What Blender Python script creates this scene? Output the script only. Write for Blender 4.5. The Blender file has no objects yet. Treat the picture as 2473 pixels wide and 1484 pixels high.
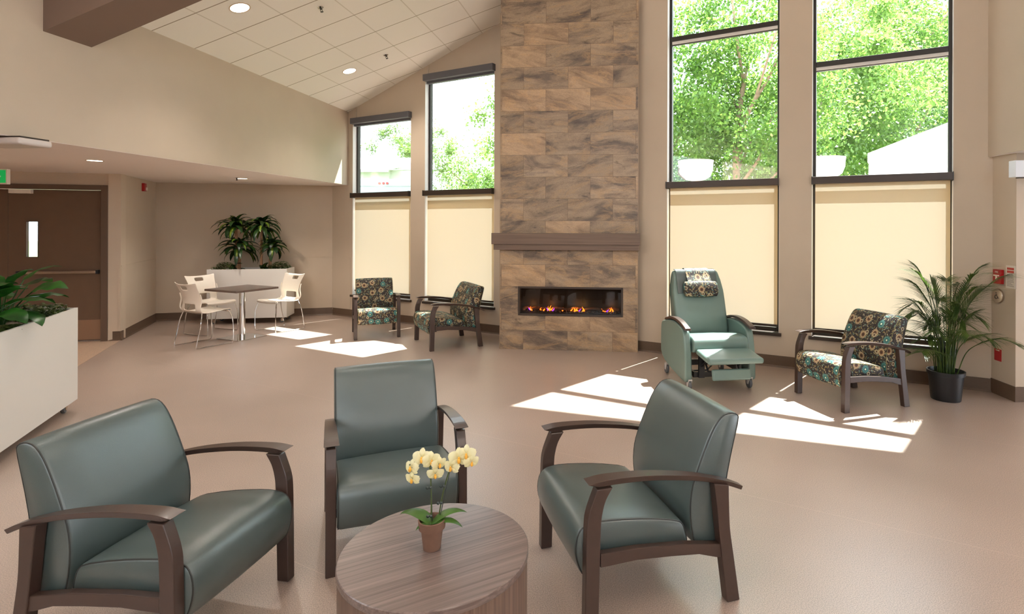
import bpy, bmesh, math, random
from mathutils import Vector, Matrix, noise
R = math.radians
random.seed(7)
SC = bpy.context.scene
COL = SC.collection

# ------------------------------------------------------------------ camera
FPX, PCX, PCY, TAU, EYE = 1357.0, 1365.8, 543.6, .00316, 1.70
cd = bpy.data.cameras.new('camera')
cam = bpy.data.objects.new('camera', cd); COL.objects.link(cam)
cam.location = (0, 0, EYE); cam.rotation_euler = (R(90), -TAU, 0)
cd.sensor_width = 36; cd.lens = FPX/2473*36
cd.shift_x = (1236.5-PCX)/2473; cd.shift_y = (PCY-742)/2473
cd.clip_end = 300
SC.camera = cam
SC.view_settings.view_transform = 'Standard'; SC.view_settings.look = 'None'
SC.view_settings.gamma = 1; SC.view_settings.exposure = 0.5
SC.view_settings.use_curve_mapping = False
SC.cycles.use_denoising = True
SC.cycles.max_bounces = 10; SC.cycles.diffuse_bounces = 6; SC.cycles.glossy_bounces = 3
SC.cycles.transmission_bounces = 6; SC.cycles.transparent_max_bounces = 10
SC.cycles.sample_clamp_indirect = 8; SC.cycles.caustics_reflective = False; SC.cycles.caustics_refractive = False

# ------------------------------------------------------------------ daylight
wd = bpy.data.worlds.new('sky'); SC.world = wd; wd.use_nodes = True
bg = wd.node_tree.nodes['Background']
bg.inputs[0].default_value = (.80, .90, 1.0, 1); bg.inputs[1].default_value = 5.6
SUN_AZ, SUN_EL = R(49.2), R(60.8)
sd = bpy.data.lights.new('sun', 'SUN'); sd.energy = 44; sd.angle = R(.55); sd.color = (1, .98, .94)
sun = bpy.data.objects.new('sun', sd); COL.objects.link(sun)
sv = Vector((math.cos(SUN_AZ)*math.cos(SUN_EL), math.sin(SUN_AZ)*math.cos(SUN_EL), math.sin(SUN_EL)))
sun.rotation_euler = sv.to_track_quat('Z', 'Y').to_euler(); sun.location = sv*30

# ------------------------------------------------------------------ helpers
def F(x, y, z=0.0):                      # photo pixel -> point of the horizontal plane z
    dx, dy = x-PCX, y-PCY; u = dx+TAU*dy; v = dy-TAU*dx
    Y = FPX*(EYE-z)/v; return Vector((u/FPX*Y, Y, z))
def D(x, y, Y):                          # photo pixel -> point at depth Y
    dx, dy = x-PCX, y-PCY; u = dx+TAU*dy; v = dy-TAU*dx
    return Vector((u/FPX*Y, Y, EYE-v/FPX*Y))
def nodes(m): return m.node_tree.nodes, m.node_tree.links
def srgb(r, g, b):
    f = lambda c: (c/255/12.92) if c/255 <= .04045 else ((c/255+.055)/1.055)**2.4
    return (f(r), f(g), f(b), 1)
MATS = {}
def mat(name, rgb, rough=.6, metal=0, spec=.5, noise_amt=0, noise_scale=40, bump=0, bump_scale=200, coat=0, emit=None, estr=0, trans=0):
    if name in MATS: return MATS[name]
    m = bpy.data.materials.new(name); m.use_nodes = True; MATS[name] = m
    N, L = nodes(m); b = N['Principled BSDF']
    c = srgb(*rgb); b.inputs['Base Color'].default_value = c
    b.inputs['Roughness'].default_value = rough; b.inputs['Metallic'].default_value = metal
    b.inputs['Specular IOR Level'].default_value = spec; b.inputs['Coat Weight'].default_value = coat
    if trans: b.inputs['Transmission Weight'].default_value = trans
    if emit: b.inputs['Emission Color'].default_value = srgb(*emit); b.inputs['Emission Strength'].default_value = estr
    tc = N.new('ShaderNodeTexCoord')
    if noise_amt:
        n = N.new('ShaderNodeTexNoise'); n.inputs['Scale'].default_value = noise_scale; n.inputs['Detail'].default_value = 4
        L.new(tc.outputs['Object'], n.inputs['Vector'])
        mr = N.new('ShaderNodeMapRange'); mr.inputs[1].default_value = .3; mr.inputs[2].default_value = .7
        mr.inputs[3].default_value = 1-noise_amt; mr.inputs[4].default_value = 1+noise_amt
        L.new(n.outputs[0], mr.inputs[0])
        mx = N.new('ShaderNodeMix'); mx.data_type = 'RGBA'; mx.blend_type = 'MULTIPLY'; mx.inputs[0].default_value = 1
        mx.inputs[6].default_value = c; L.new(mr.outputs[0], mx.inputs[7]); L.new(mx.outputs[2], b.inputs['Base Color'])
    if bump:
        n = N.new('ShaderNodeTexNoise'); n.inputs['Scale'].default_value = bump_scale; n.inputs['Detail'].default_value = 3
        L.new(tc.outputs['Object'], n.inputs['Vector'])
        bp = N.new('ShaderNodeBump'); bp.inputs['Strength'].default_value = bump; bp.inputs['Distance'].default_value = .002
        L.new(n.outputs[0], bp.inputs['Height']); L.new(bp.outputs[0], b.inputs['Normal'])
    return m
def vmath(N, L, op, a, b=None, s=None):
    n = N.new('ShaderNodeVectorMath'); n.operation = op
    for i, v in enumerate((a, b)):
        if v is None: continue
        if isinstance(v, (tuple, list)): n.inputs[i].default_value = v
        else: L.new(v, n.inputs[i])
    if s is not None: n.inputs['Scale'].default_value = s
    return n
def mth(N, L, op, a, b=0.0, c=0.0, clamp=False):
    n = N.new('ShaderNodeMath'); n.operation = op; n.use_clamp = clamp
    for i, v in enumerate((a, b, c)):
        if isinstance(v, (int, float)): n.inputs[i].default_value = v
        else: L.new(v, n.inputs[i])
    return n.outputs[0]
def mixc(N, L, f, a, b, mode='MIX'):
    n = N.new('ShaderNodeMix'); n.data_type = 'RGBA'; n.blend_type = mode
    for i, v in ((0, f), (6, a), (7, b)):
        if isinstance(v, (int, float, tuple)): n.inputs[i].default_value = v
        else: L.new(v, n.inputs[i])
    return n.outputs[2]
def ramp(N, L, fac, stops):
    n = N.new('ShaderNodeValToRGB'); L.new(fac, n.inputs[0]); e = n.color_ramp.elements
    while len(e) < len(stops): e.new(.5)
    for i, (p, c) in enumerate(stops): e[i].position = p; e[i].color = c
    return n.outputs[0]
def link(name, me, m=None, parent=None, loc=None, rz=None, mtx=None):
    o = bpy.data.objects.new(name, me); COL.objects.link(o)
    if m is not None: me.materials.append(m)
    if parent is not None: o.parent = parent
    if mtx is not None: o.matrix_local = mtx
    else:
        if loc is not None: o.location = loc
        if rz is not None: o.rotation_euler = (0, 0, rz)
    return o
def box_uv(me):
    uv = me.uv_layers.new(name='uv') if not me.uv_layers else me.uv_layers[0]
    for p in me.polygons:
        n = p.normal; a = max(range(3), key=lambda i: abs(n[i]))
        for li in p.loop_indices:
            c = me.vertices[me.loops[li].vertex_index].co
            uv.data[li].uv = (c.y, c.x) if a == 2 else ((c.y, c.z) if a == 0 else (c.x+.13, c.z))
def part(name, bm, m, parent=None, smooth=False, bevel=0, seg=2, uv=False, **k):
    bmesh.ops.recalc_face_normals(bm, faces=bm.faces)
    me = bpy.data.meshes.new(name)
    bm.to_mesh(me); bm.free()
    if smooth:
        for p in me.polygons: p.use_smooth = True
    if uv: box_uv(me)
    o = link(name, me, m, parent, **k)
    if bevel:
        b = o.modifiers.new('edge', 'BEVEL'); b.width = bevel; b.segments = seg; b.limit_method = 'ANGLE'; b.angle_limit = R(35)
    if smooth and not uv:
        try: me.set_sharp_from_angle(angle=R(40))
        except Exception: pass
    return o
def rawpart(name, bm, m, parent=None, **k):          # keeps uv layers / open sheets as made
    me = bpy.data.meshes.new(name); bm.to_mesh(me); bm.free()
    for p in me.polygons: p.use_smooth = True
    return link(name, me, m, parent, **k)
def BM(): return bmesh.new()
def box(bm, x0, x1, y0, y1, z0, z1, M=None):
    vs = [bm.verts.new((x, y, z)) for z in (z0, z1) for y in (y0, y1) for x in (x0, x1)]
    for f in ((0, 1, 3, 2), (4, 6, 7, 5), (0, 4, 5, 1), (2, 3, 7, 6), (0, 2, 6, 4), (1, 5, 7, 3)): bm.faces.new([vs[i] for i in f])
    if M is not None: bmesh.ops.transform(bm, matrix=M, verts=vs)
    return vs
def prism(bm, pts, y0, y1, axis='y', M=None):        # polygon (a,b) extruded
    def P(a, b, t): return {'y': (a, t, b), 'z': (a, b, t), 'x': (t, a, b)}[axis]
    A = [bm.verts.new(P(a, b, y0)) for a, b in pts]; B = [bm.verts.new(P(a, b, y1)) for a, b in pts]
    n = len(pts); bm.faces.new(A); bm.faces.new(B[::-1])
    for i in range(n): bm.faces.new((A[i], B[i], B[(i+1) % n], A[(i+1) % n]))
    if M is not None: bmesh.ops.transform(bm, matrix=M, verts=A+B)
    return A+B
def tube(bm, path, r, n=10, cap=True, closed=False):
    path = [Vector(p) for p in path]; rings = []; m = len(path)
    rr = r if isinstance(r, (list, tuple)) else [r]*m
    up = Vector((0, 0, 1)); prev = None
    for i, p in enumerate(path):
        if closed: t = (path[(i+1) % m]-path[i-1])
        else: t = (path[min(i+1, m-1)]-path[max(i-1, 0)])
        t.normalize()
        if prev is None:
            a = t.cross(up)
            if a.length < .05: a = t.cross(Vector((1, 0, 0)))
        else: a = prev-t*prev.dot(t)
        a.normalize(); prev = a; b = t.cross(a)
        rings.append([bm.verts.new(p+(a*math.cos(2*math.pi*k/n)+b*math.sin(2*math.pi*k/n))*rr[i]) for k in range(n)])
    for i in range(m if closed else m-1):
        A, B = rings[i], rings[(i+1) % m]
        for k in range(n): bm.faces.new((A[k], A[(k+1) % n], B[(k+1) % n], B[k]))
    if cap and not closed: bm.faces.new(rings[0][::-1]); bm.faces.new(rings[-1])
def lathe(bm, prof, n=32, M=None, cap=True):
    rings = []; allv = []
    for r, z in prof:
        rg = [bm.verts.new((r*math.cos(2*math.pi*k/n), r*math.sin(2*math.pi*k/n), z)) for k in range(n)]; rings.append(rg); allv += rg
    for A, B in zip(rings, rings[1:]):
        for k in range(n): bm.faces.new((A[k], A[(k+1) % n], B[(k+1) % n], B[k]))
    if cap: bm.faces.new(rings[0][::-1]); bm.faces.new(rings[-1])
    if M is not None: bmesh.ops.transform(bm, matrix=M, verts=allv)
def chaikin(pts, it=2, closed=True):
    for _ in range(it):
        q = []; n = len(pts)
        for i in range(n if closed else n-1):
            a, b = Vector(pts[i]), Vector(pts[(i+1) % n]); q += [a*.75+b*.25, a*.25+b*.75]
        pts = q if closed else [Vector(pts[0])]+q[1:-1]+[Vector(pts[-1])]
    return [tuple(p) for p in pts]
def bez(pts, n=8):                                   # catmull-rom through points
    P = [Vector(p) for p in pts]; P = [P[0]*2-P[1]]+P+[P[-1]*2-P[-2]]; out = []
    for i in range(1, len(P)-2):
        for k in range(n):
            t = k/n; a, b, c, d = P[i-1], P[i], P[i+1], P[i+2]
            out.append(.5*((2*b)+(c-a)*t+(2*a-5*b+4*c-d)*t*t+(3*b-a-3*c+d)*t**3))
    out.append(P[-2]); return out
def loftbox(bm, secs):                               # list of quads (4 points each)
    rings = [[bm.verts.new(p) for p in s] for s in secs]
    for A, B in zip(rings, rings[1:]):
        for k in range(4): bm.faces.new((A[k], A[(k+1) % 4], B[(k+1) % 4], B[k]))
    bm.faces.new(rings[0][::-1]); bm.faces.new(rings[-1])
def thing(name, label, cat, loc=(0, 0, 0), rz=0, group=None):
    o = bpy.data.objects.new(name, None); COL.objects.link(o); o.empty_display_size = .1
    o.location = loc; o.rotation_euler = (0, 0, rz); o['label'] = label; o['category'] = cat
    if group: o['group'] = group
    return o
def tag(o, label, cat, group=None, kind=None):
    o['label'] = label; o['category'] = cat
    if group: o['group'] = group
    if kind: o['kind'] = kind
    return o
def struct(o, label=None):
    o['kind'] = 'structure'
    if label: o['label'] = label
    return o
def dup(root, loc, rz, label, scale=None):
    r = root.copy(); COL.objects.link(r); r.location = loc; r.rotation_euler = (0, 0, rz); r['label'] = label
    if scale: r.scale = (scale,)*3
    for ch in list(root.children):
        c = ch.copy(); COL.objects.link(c); c.parent = r
        for g in ch.children:
            d = g.copy(); COL.objects.link(d); d.parent = c
    return r

# ------------------------------------------------------------------ materials
M_wall = mat('wall_paint', (196, 180, 160), .75, noise_amt=.02, noise_scale=3, bump=.15, bump_scale=250)
M_soffit = mat('soffit_paint', (236, 226, 220), .8)
M_white = mat('white_laminate', (222, 218, 212), .35)
M_base = mat('baseboard_vinyl', (98, 78, 62), .5, noise_amt=.05, noise_scale=60)
M_dark = mat('dark_bronze_metal', (62, 50, 42), .4, .2)
M_grey = mat('charcoal_cassette', (92, 92, 98), .45)
M_frame = mat('window_frame_dark', (52, 48, 44), .4, .3)
M_frameb = mat('window_frame_light', (150, 158, 160), .35, .5)
M_beam = mat('beam_brown_paint', (122, 100, 86), .7)
M_doorleaf = mat('door_brown_paint', (104, 80, 62), .45, noise_amt=.03, noise_scale=8)
M_doorframe = mat('door_frame_paint', (98, 78, 64), .45)
M_kick = mat('kick_plate', (140, 108, 84), .4)
M_steel = mat('brushed_steel', (205, 190, 176), .25, 1)
M_chrome = mat('chrome', (225, 225, 225), .08, 1)
M_wood = mat('chair_brown_finish', (64, 47, 40), .36, coat=.2, noise_amt=.04, noise_scale=30)
M_plast = mat('white_plastic', (232, 222, 208), .4)
M_black = mat('black_plastic', (28, 28, 30), .4)
M_red = mat('red_paint', (170, 16, 22), .35)
M_green = mat('green_sign', (14, 130, 60), .4, emit=(14, 150, 70), estr=.6)
M_caster = mat('grey_rubber', (90, 92, 94), .5)
M_terra = mat('terracotta_clay', (112, 82, 66), .85, noise_amt=.06, noise_scale=40)
M_soil = mat('potting_soil', (60, 46, 36), .95, noise_amt=.3, noise_scale=60)
M_bark = mat('tree_bark', (120, 102, 84), .9, noise_amt=.25, noise_scale=12)
M_siding = mat('white_siding', (225, 224, 220), .6)
M_lamp = mat('lamp_lens', (255, 250, 240), .4, emit=(255, 240, 220), estr=7)
M_flame = mat('flame', (255, 120, 20), .5, emit=(255, 110, 24), estr=5)
M_flamep = mat('flame_purple', (160, 60, 255), .5, emit=(150, 60, 255), estr=2)
M_log = mat('charred_log', (90, 58, 38), .8, noise_amt=.4, noise_scale=30)

def floor_mat(name, rgb):
    m = mat(name, rgb, .33, spec=.7, coat=.45); N, L = nodes(m); b = N['Principled BSDF']; b.inputs['Coat Roughness'].default_value = .36
    tc = N.new('ShaderNodeTexCoord')
    n = N.new('ShaderNodeTexNoise'); n.inputs['Scale'].default_value = 210; n.inputs['Detail'].default_value = 2
    n2 = N.new('ShaderNodeTexNoise'); n2.inputs['Scale'].default_value = 1.4; n2.inputs['Detail'].default_value = 3
    L.new(tc.outputs['Object'], n.inputs['Vector']); L.new(tc.outputs['Object'], n2.inputs['Vector'])
    c = srgb(*rgb); k = lambda s: (c[0]*s, c[1]*s, c[2]*s, 1)
    col = ramp(N, L, n.outputs[0], [(.34, k(.66)), (.5, k(1)), (.66, k(1.3))])
    mr = N.new('ShaderNodeMapRange'); mr.inputs[1].default_value = .3; mr.inputs[2].default_value = .7; mr.inputs[3].default_value = .93; mr.inputs[4].default_value = 1.07
    L.new(n2.outputs[0], mr.inputs[0])
    # welded sheet seams
    sp = N.new('ShaderNodeSeparateXYZ'); mp = N.new('ShaderNodeMapping'); mp.inputs['Rotation'].default_value = (0, 0, R(28.7+90))
    L.new(tc.outputs['Object'], mp.inputs[0]); L.new(mp.outputs[0], sp.inputs[0])
    fr = mth(N, L, 'FRACT', mth(N, L, 'MULTIPLY', sp.outputs[0], 1/1.83)); ln = mth(N, L, 'LESS_THAN', fr, .0022)
    c2 = mixc(N, L, mr.outputs[0], col, col); mm = mixc(N, L, 1.0, col, mr.outputs[0], 'MULTIPLY')
    L.new(mixc(N, L, mth(N, L, 'MULTIPLY', ln, .35), mm, k(1.8)), b.inputs['Base Color'])
    bp = N.new('ShaderNodeBump'); bp.inputs['Strength'].default_value = .08; bp.inputs['Distance'].default_value = .001
    L.new(n.outputs[0], bp.inputs['Height']); L.new(bp.outputs[0], b.inputs['Normal'])
    rr = N.new('ShaderNodeMapRange'); rr.inputs[3].default_value = .3; rr.inputs[4].default_value = .42; L.new(n2.outputs[0], rr.inputs[0]); L.new(rr.outputs[0], b.inputs['Roughness'])
    return m
M_floor = floor_mat('speckled_vinyl_floor', (172, 153, 141))
M_floor2 = floor_mat('light_vinyl_floor', (208, 180, 156))

def stone_mat():
    m = mat('stone_tile', (150, 125, 100), .42); N, L = nodes(m); b = N['Principled BSDF']
    tc = N.new('ShaderNodeTexCoord'); sp = N.new('ShaderNodeSeparateXYZ'); L.new(tc.outputs['Object'], sp.inputs[0])
    # tiles 0.61 x 0.30, half bond
    rz = mth(N, L, 'DIVIDE', mth(N, L, 'SUBTRACT', sp.outputs[2], .2625), .2985)
    row = mth(N, L, 'FLOOR', rz); par = mth(N, L, 'FLOORED_MODULO', row, 2.0)
    ux = mth(N, L, 'SUBTRACT', mth(N, L, 'DIVIDE', mth(N, L, 'SUBTRACT', mth(N, L, 'ADD', sp.outputs[0], mth(N, L, 'MULTIPLY', sp.outputs[1], .999)), .322), .607), mth(N, L, 'MULTIPLY', mth(N, L, 'SUBTRACT', 1.0, par), .5))
    cel = mth(N, L, 'FLOOR', ux)
    cb = N.new('ShaderNodeCombineXYZ'); L.new(cel, cb.inputs[0]); L.new(row, cb.inputs[1])
    wn = N.new('ShaderNodeTexWhiteNoise'); wn.noise_dimensions = '2D'; L.new(cb.outputs[0], wn.inputs['Vector'])
    fx = mth(N, L, 'FRACT', ux); fz = mth(N, L, 'FRACT', rz)
    ex = mth(N, L, 'MULTIPLY', mth(N, L, 'MINIMUM', fx, mth(N, L, 'SUBTRACT', 1.0, fx)), .607)
    ez = mth(N, L, 'MULTIPLY', mth(N, L, 'MINIMUM', fz, mth(N, L, 'SUBTRACT', 1.0, fz)), .2985)
    joint = mth(N, L, 'LESS_THAN', mth(N, L, 'MINIMUM', ex, ez), .0018)
    off = vmath(N, L, 'SCALE', wn.outputs['Color'], s=37.0)
    # tilt the veins by the tile's random number
    tilt = mth(N, L, 'MULTIPLY', mth(N, L, 'SUBTRACT', wn.outputs['Value'], .45), .55)
    lx = mth(N, L, 'MULTIPLY', mth(N, L, 'SUBTRACT', fx, .5), .607); lz = mth(N, L, 'MULTIPLY', mth(N, L, 'SUBTRACT', fz, .5), .2985)
    zz = mth(N, L, 'ADD', lz, mth(N, L, 'MULTIPLY', lx, tilt))
    lc = N.new('ShaderNodeCombineXYZ'); L.new(lx, lc.inputs[0]); L.new(mth(N, L, 'MULTIPLY', zz, 3.0), lc.inputs[1])
    v = vmath(N, L, 'ADD', lc.outputs[0], off.outputs[0])
    n1 = N.new('ShaderNodeTexNoise'); n1.inputs['Scale'].default_value = 1.7; n1.inputs['Detail'].default_value = 9; n1.inputs['Roughness'].default_value = .62; n1.inputs['Distortion'].default_value = .5
    L.new(v.outputs[0], n1.inputs['Vector'])
    n2 = N.new('ShaderNodeTexNoise'); n2.inputs['Scale'].default_value = 2.3; n2.inputs['Detail'].default_value = 10; n2.inputs['Roughness'].default_value = .66; n2.inputs['Distortion'].default_value = .9
    L.new(v.outputs[0], n2.inputs['Vector'])
    n3 = N.new('ShaderNodeTexNoise'); n3.inputs['Scale'].default_value = 60; n3.inputs['Detail'].default_value = 5; n3.inputs['Roughness'].default_value = .7
    L.new(v.outputs[0], n3.inputs['Vector'])
    c1 = ramp(N, L, n1.outputs[0], [(.28, srgb(92, 80, 72)), (.42, srgb(136, 118, 102)), (.5, srgb(168, 146, 122)), (.6, srgb(190, 166, 138)), (.74, srgb(152, 136, 122))])
    hi = ramp(N, L, n2.outputs[0], [(.52, (0, 0, 0, 1)), (.60, (1, 1, 1, 1)), (.66, (0, 0, 0, 1))])
    c2 = mixc(N, L, mth(N, L, 'MULTIPLY', hi, .55), c1, srgb(204, 168, 124))
    dk = ramp(N, L, n2.outputs[0], [(.30, (1, 1, 1, 1)), (.41, (0, 0, 0, 1))])
    c3 = mixc(N, L, mth(N, L, 'MULTIPLY', dk, .75), c2, srgb(66, 54, 46))
    c3b = mixc(N, L, mth(N, L, 'MULTIPLY', mth(N, L, 'GREATER_THAN', wn.outputs['Value'], .7), .22), c3, srgb(214, 172, 124))
    vv = mth(N, L, 'ADD', .66, mth(N, L, 'MULTIPLY', wn.outputs['Value'], .26)); c3b = mixc(N, L, 1.0, c3b, vv, 'MULTIPLY')
    sg = ramp(N, L, n3.outputs[0], [(.3, (.72, .72, .72, 1)), (.6, (1.12, 1.1, 1.08, 1))])
    c4 = mixc(N, L, 1.0, c3b, sg, 'MULTIPLY')
    L.new(mixc(N, L, joint, c4, srgb(112, 92, 74)), b.inputs['Base Color'])
    bp = N.new('ShaderNodeBump'); bp.inputs['Strength'].default_value = .3; bp.inputs['Distance'].default_value = .003
    L.new(mth(N, L, 'SUBTRACT', n1.outputs[0], joint), bp.inputs['Height']); L.new(bp.outputs[0], b.inputs['Normal'])
    return m
M_stone = stone_mat()

def grain_mat(name, dark, light, rough, axis, scale=1.0, ang=0):
    m = mat(name, dark, rough); N, L = nodes(m); b = N['Principled BSDF']
    tc = N.new('ShaderNodeTexCoord'); mp = N.new('ShaderNodeMapping'); mp.inputs['Rotation'].default_value = (0, 0, ang)
    L.new(tc.outputs['Object'], mp.inputs[0]); mp2 = N.new('ShaderNodeMapping')
    s = {'x': (1.2, 110, 110), 'z': (90, 90, 1.2)}[axis]; mp2.inputs['Scale'].default_value = [k*scale for k in s]
    L.new(mp.outputs[0], mp2.inputs[0])
    n = N.new('ShaderNodeTexNoise'); n.inputs['Scale'].default_value = 1; n.inputs['Detail'].default_value = 5; n.inputs['Roughness'].default_value = .65
    L.new(mp2.outputs[0], n.inputs['Vector'])
    L.new(ramp(N, L, n.outputs[0], [(.3, srgb(*dark)), (.7, srgb(*light))]), b.inputs['Base Color'])
    return m
M_tabletop = grain_mat('walnut_laminate_top', (86, 71, 66), (134, 118, 111), .28, 'x', 1, R(-30))
M_tableside = grain_mat('walnut_laminate_side', (82, 63, 53), (126, 102, 88), .45, 'z')
M_mantel = grain_mat('mantel_laminate', (98, 80, 68), (124, 102, 88), .5, 'x')
M_cafetop = grain_mat('dark_laminate', (86, 70, 62), (110, 92, 82), .25, 'x')

def vinyl_mat(name, rgb, rough=.33):
    m = mat(name, rgb, rough, spec=.7, coat=.3, bump=.25, bump_scale=420, noise_amt=.03, noise_scale=9)
    m.node_tree.nodes['Principled BSDF'].inputs['Coat Roughness'].default_value = .35
    return m
M_vinyl = vinyl_mat('teal_grey_vinyl', (72, 84, 83))
M_mint = vinyl_mat('mint_teal_vinyl', (98, 122, 115), .42)
M_pipe = mat('dark_piping', (48, 50, 48), .5)

def floral_mat():
    m = mat('floral_fabric', (52, 46, 46), .6, spec=.3); N, L = nodes(m); b = N['Principled BSDF']
    uv = N.new('ShaderNodeUVMap')
    def layer(scale, rnd, shift):
        v = vmath(N, L, 'ADD', vmath(N, L, 'SCALE', uv.outputs[0], s=scale).outputs[0], shift)
        vo = N.new('ShaderNodeTexVoronoi'); vo.voronoi_dimensions = '2D'; vo.inputs['Scale'].default_value = 1; vo.inputs['Randomness'].default_value = rnd
        L.new(v.outputs[0], vo.inputs['Vector'])
        d = vmath(N, L, 'SUBTRACT', v.outputs[0], vo.outputs['Position']); s = N.new('ShaderNodeSeparateXYZ'); L.new(d.outputs[0], s.inputs[0])
        ang = mth(N, L, 'ARCTAN2', s.outputs[1], s.outputs[0]); sc = N.new('ShaderNodeSeparateColor'); L.new(vo.outputs['Color'], sc.inputs[0])
        return vo.outputs['Distance'], ang, sc.outputs, s
    col = srgb(50, 44, 45)
    # stems and small leaves
    nz = N.new('ShaderNodeTexNoise'); nz.noise_dimensions = '2D'; nz.inputs['Scale'].default_value = 11; nz.inputs['Detail'].default_value = 1
    L.new(uv.outputs[0], nz.inputs['Vector'])
    st = mth(N, L, 'LESS_THAN', mth(N, L, 'ABSOLUTE', mth(N, L, 'SUBTRACT', nz.outputs[0], .5)), .008)
    col = mixc(N, L, st, col, srgb(118, 112, 80))
    for scale, shift, cols, lim in ((34, (3.1, 7.7, 0), (srgb(128, 122, 78), srgb(178, 168, 140)), .34), (27, (9.3, 1.2, 0), (srgb(104, 128, 118), srgb(140, 122, 84)), .36)):
        r, a, c, s = layer(scale, .95, shift)
        # leaf shaped lozenge turned by the cell's random number
        ca = mth(N, L, 'ADD', a, mth(N, L, 'MULTIPLY', c[0], 6.28))
        e = mth(N, L, 'MULTIPLY', r, mth(N, L, 'ADD', .75, mth(N, L, 'MULTIPLY', mth(N, L, 'ABSOLUTE', mth(N, L, 'SINE', ca)), 1.9)))
        k = mth(N, L, 'MULTIPLY', mth(N, L, 'LESS_THAN', e, lim), mth(N, L, 'GREATER_THAN', c[1], .3))
        col = mixc(N, L, k, col, mixc(N, L, mth(N, L, 'GREATER_THAN', c[2], .6), cols[0], cols[1]))
    # flowers
    for scale, rnd, shift, petals, rad, tealcut in ((8.2, .6, (.3, .1, 0), 14, .34, .5), (11.5, .8, (5.4, 2.9, 0), 8, .24, 2.0)):
        r, a, c, s = layer(scale, rnd, shift)
        pet = mth(N, L, 'ABSOLUTE', mth(N, L, 'COSINE', mth(N, L, 'MULTIPLY', a, petals/2)))
        R1 = mth(N, L, 'MULTIPLY', mth(N, L, 'ADD', .62, mth(N, L, 'MULTIPLY', pet, .38)), rad)
        on = mth(N, L, 'LESS_THAN', r, R1)
        if tealcut < 1: on = mth(N, L, 'MULTIPLY', on, mth(N, L, 'GREATER_THAN', c[1], .22))
        else: on = mth(N, L, 'MULTIPLY', on, mth(N, L, 'GREATER_THAN', c[2], .5))
        teal = mth(N, L, 'GREATER_THAN', c[0], tealcut)
        cream = srgb(176, 152, 118) if tealcut < 1 else srgb(176, 168, 138)
        body = mixc(N, L, teal, cream, srgb(74, 128, 124))
        inner = mth(N, L, 'LESS_THAN', r, rad*.48); core = mth(N, L, 'LESS_THAN', r, rad*.2)
        body = mixc(N, L, inner, body, mixc(N, L, teal, srgb(96, 66, 48), srgb(52, 96, 96)))
        body = mixc(N, L, core, body, mixc(N, L, teal, srgb(60, 42, 36), srgb(214, 226, 196)))
        col = mixc(N, L, on, col, body)
    L.new(col, b.inputs['Base Color'])
    return m
M_floral = floral_mat()

def leaf_mat(name, c0, c1, stripe=None, transl=.35, rough=.4):
    m = bpy.data.materials.new(name); m.use_nodes = True; MATS[name] = m
    N, L = nodes(m); b = N['Principled BSDF']; b.inputs['Roughness'].default_value = rough
    tc = N.new('ShaderNodeTexCoord'); n = N.new('ShaderNodeTexNoise'); n.inputs['Scale'].default_value = 9
    L.new(tc.outputs['Object'], n.inputs['Vector'])
    col = ramp(N, L, n.outputs[0], [(.35, srgb(*c0)), (.65, srgb(*c1))])
    if stripe:
        uv = N.new('ShaderNodeUVMap'); s = N.new('ShaderNodeSeparateXYZ'); L.new(uv.outputs[0], s.inputs[0])
        k = mth(N, L, 'LESS_THAN', mth(N, L, 'ABSOLUTE', mth(N, L, 'SUBTRACT', s.outputs[0], .5)), .2)
        k = mth(N, L, 'MULTIPLY', k, mth(N, L, 'GREATER_THAN', s.outputs[2], -1)); col = mixc(N, L, k, col, srgb(*stripe))
    L.new(col, b.inputs['Base Color'])
    t = N.new('ShaderNodeBsdfTranslucent'); L.new(col, t.inputs[0]); mx = N.new('ShaderNodeMixShader'); mx.inputs[0].default_value = transl
    L.new(b.outputs[0], mx.inputs[1]); L.new(t.outputs[0], mx.inputs[2]); L.new(mx.outputs[0], N['Material Output'].inputs[0])
    return m
M_drac = leaf_mat('dracaena_leaf', (22, 46, 14), (40, 72, 22), stripe=(112, 132, 36))
M_drac2 = leaf_mat('dracaena_leaf_dark', (20, 42, 14), (38, 68, 24))
M_phil = leaf_mat('philodendron_leaf', (20, 60, 18), (40, 100, 30), rough=.3)
M_palm = leaf_mat('palm_leaf', (54, 76, 32), (92, 116, 50))
M_creep = leaf_mat('creeper_leaf', (40, 62, 22), (86, 108, 44))
M_orchl = leaf_mat('orchid_leaf', (58, 92, 36), (92, 130, 58), rough=.35)
M_petal = leaf_mat('orchid_petal', (240, 234, 186), (248, 244, 208), transl=.4)
M_tree1 = leaf_mat('tree_leaf', (74, 110, 42), (98, 132, 54), transl=.55)
M_tree2 = leaf_mat('tree_leaf_light', (88, 122, 50), (114, 144, 66), transl=.55)

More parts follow.
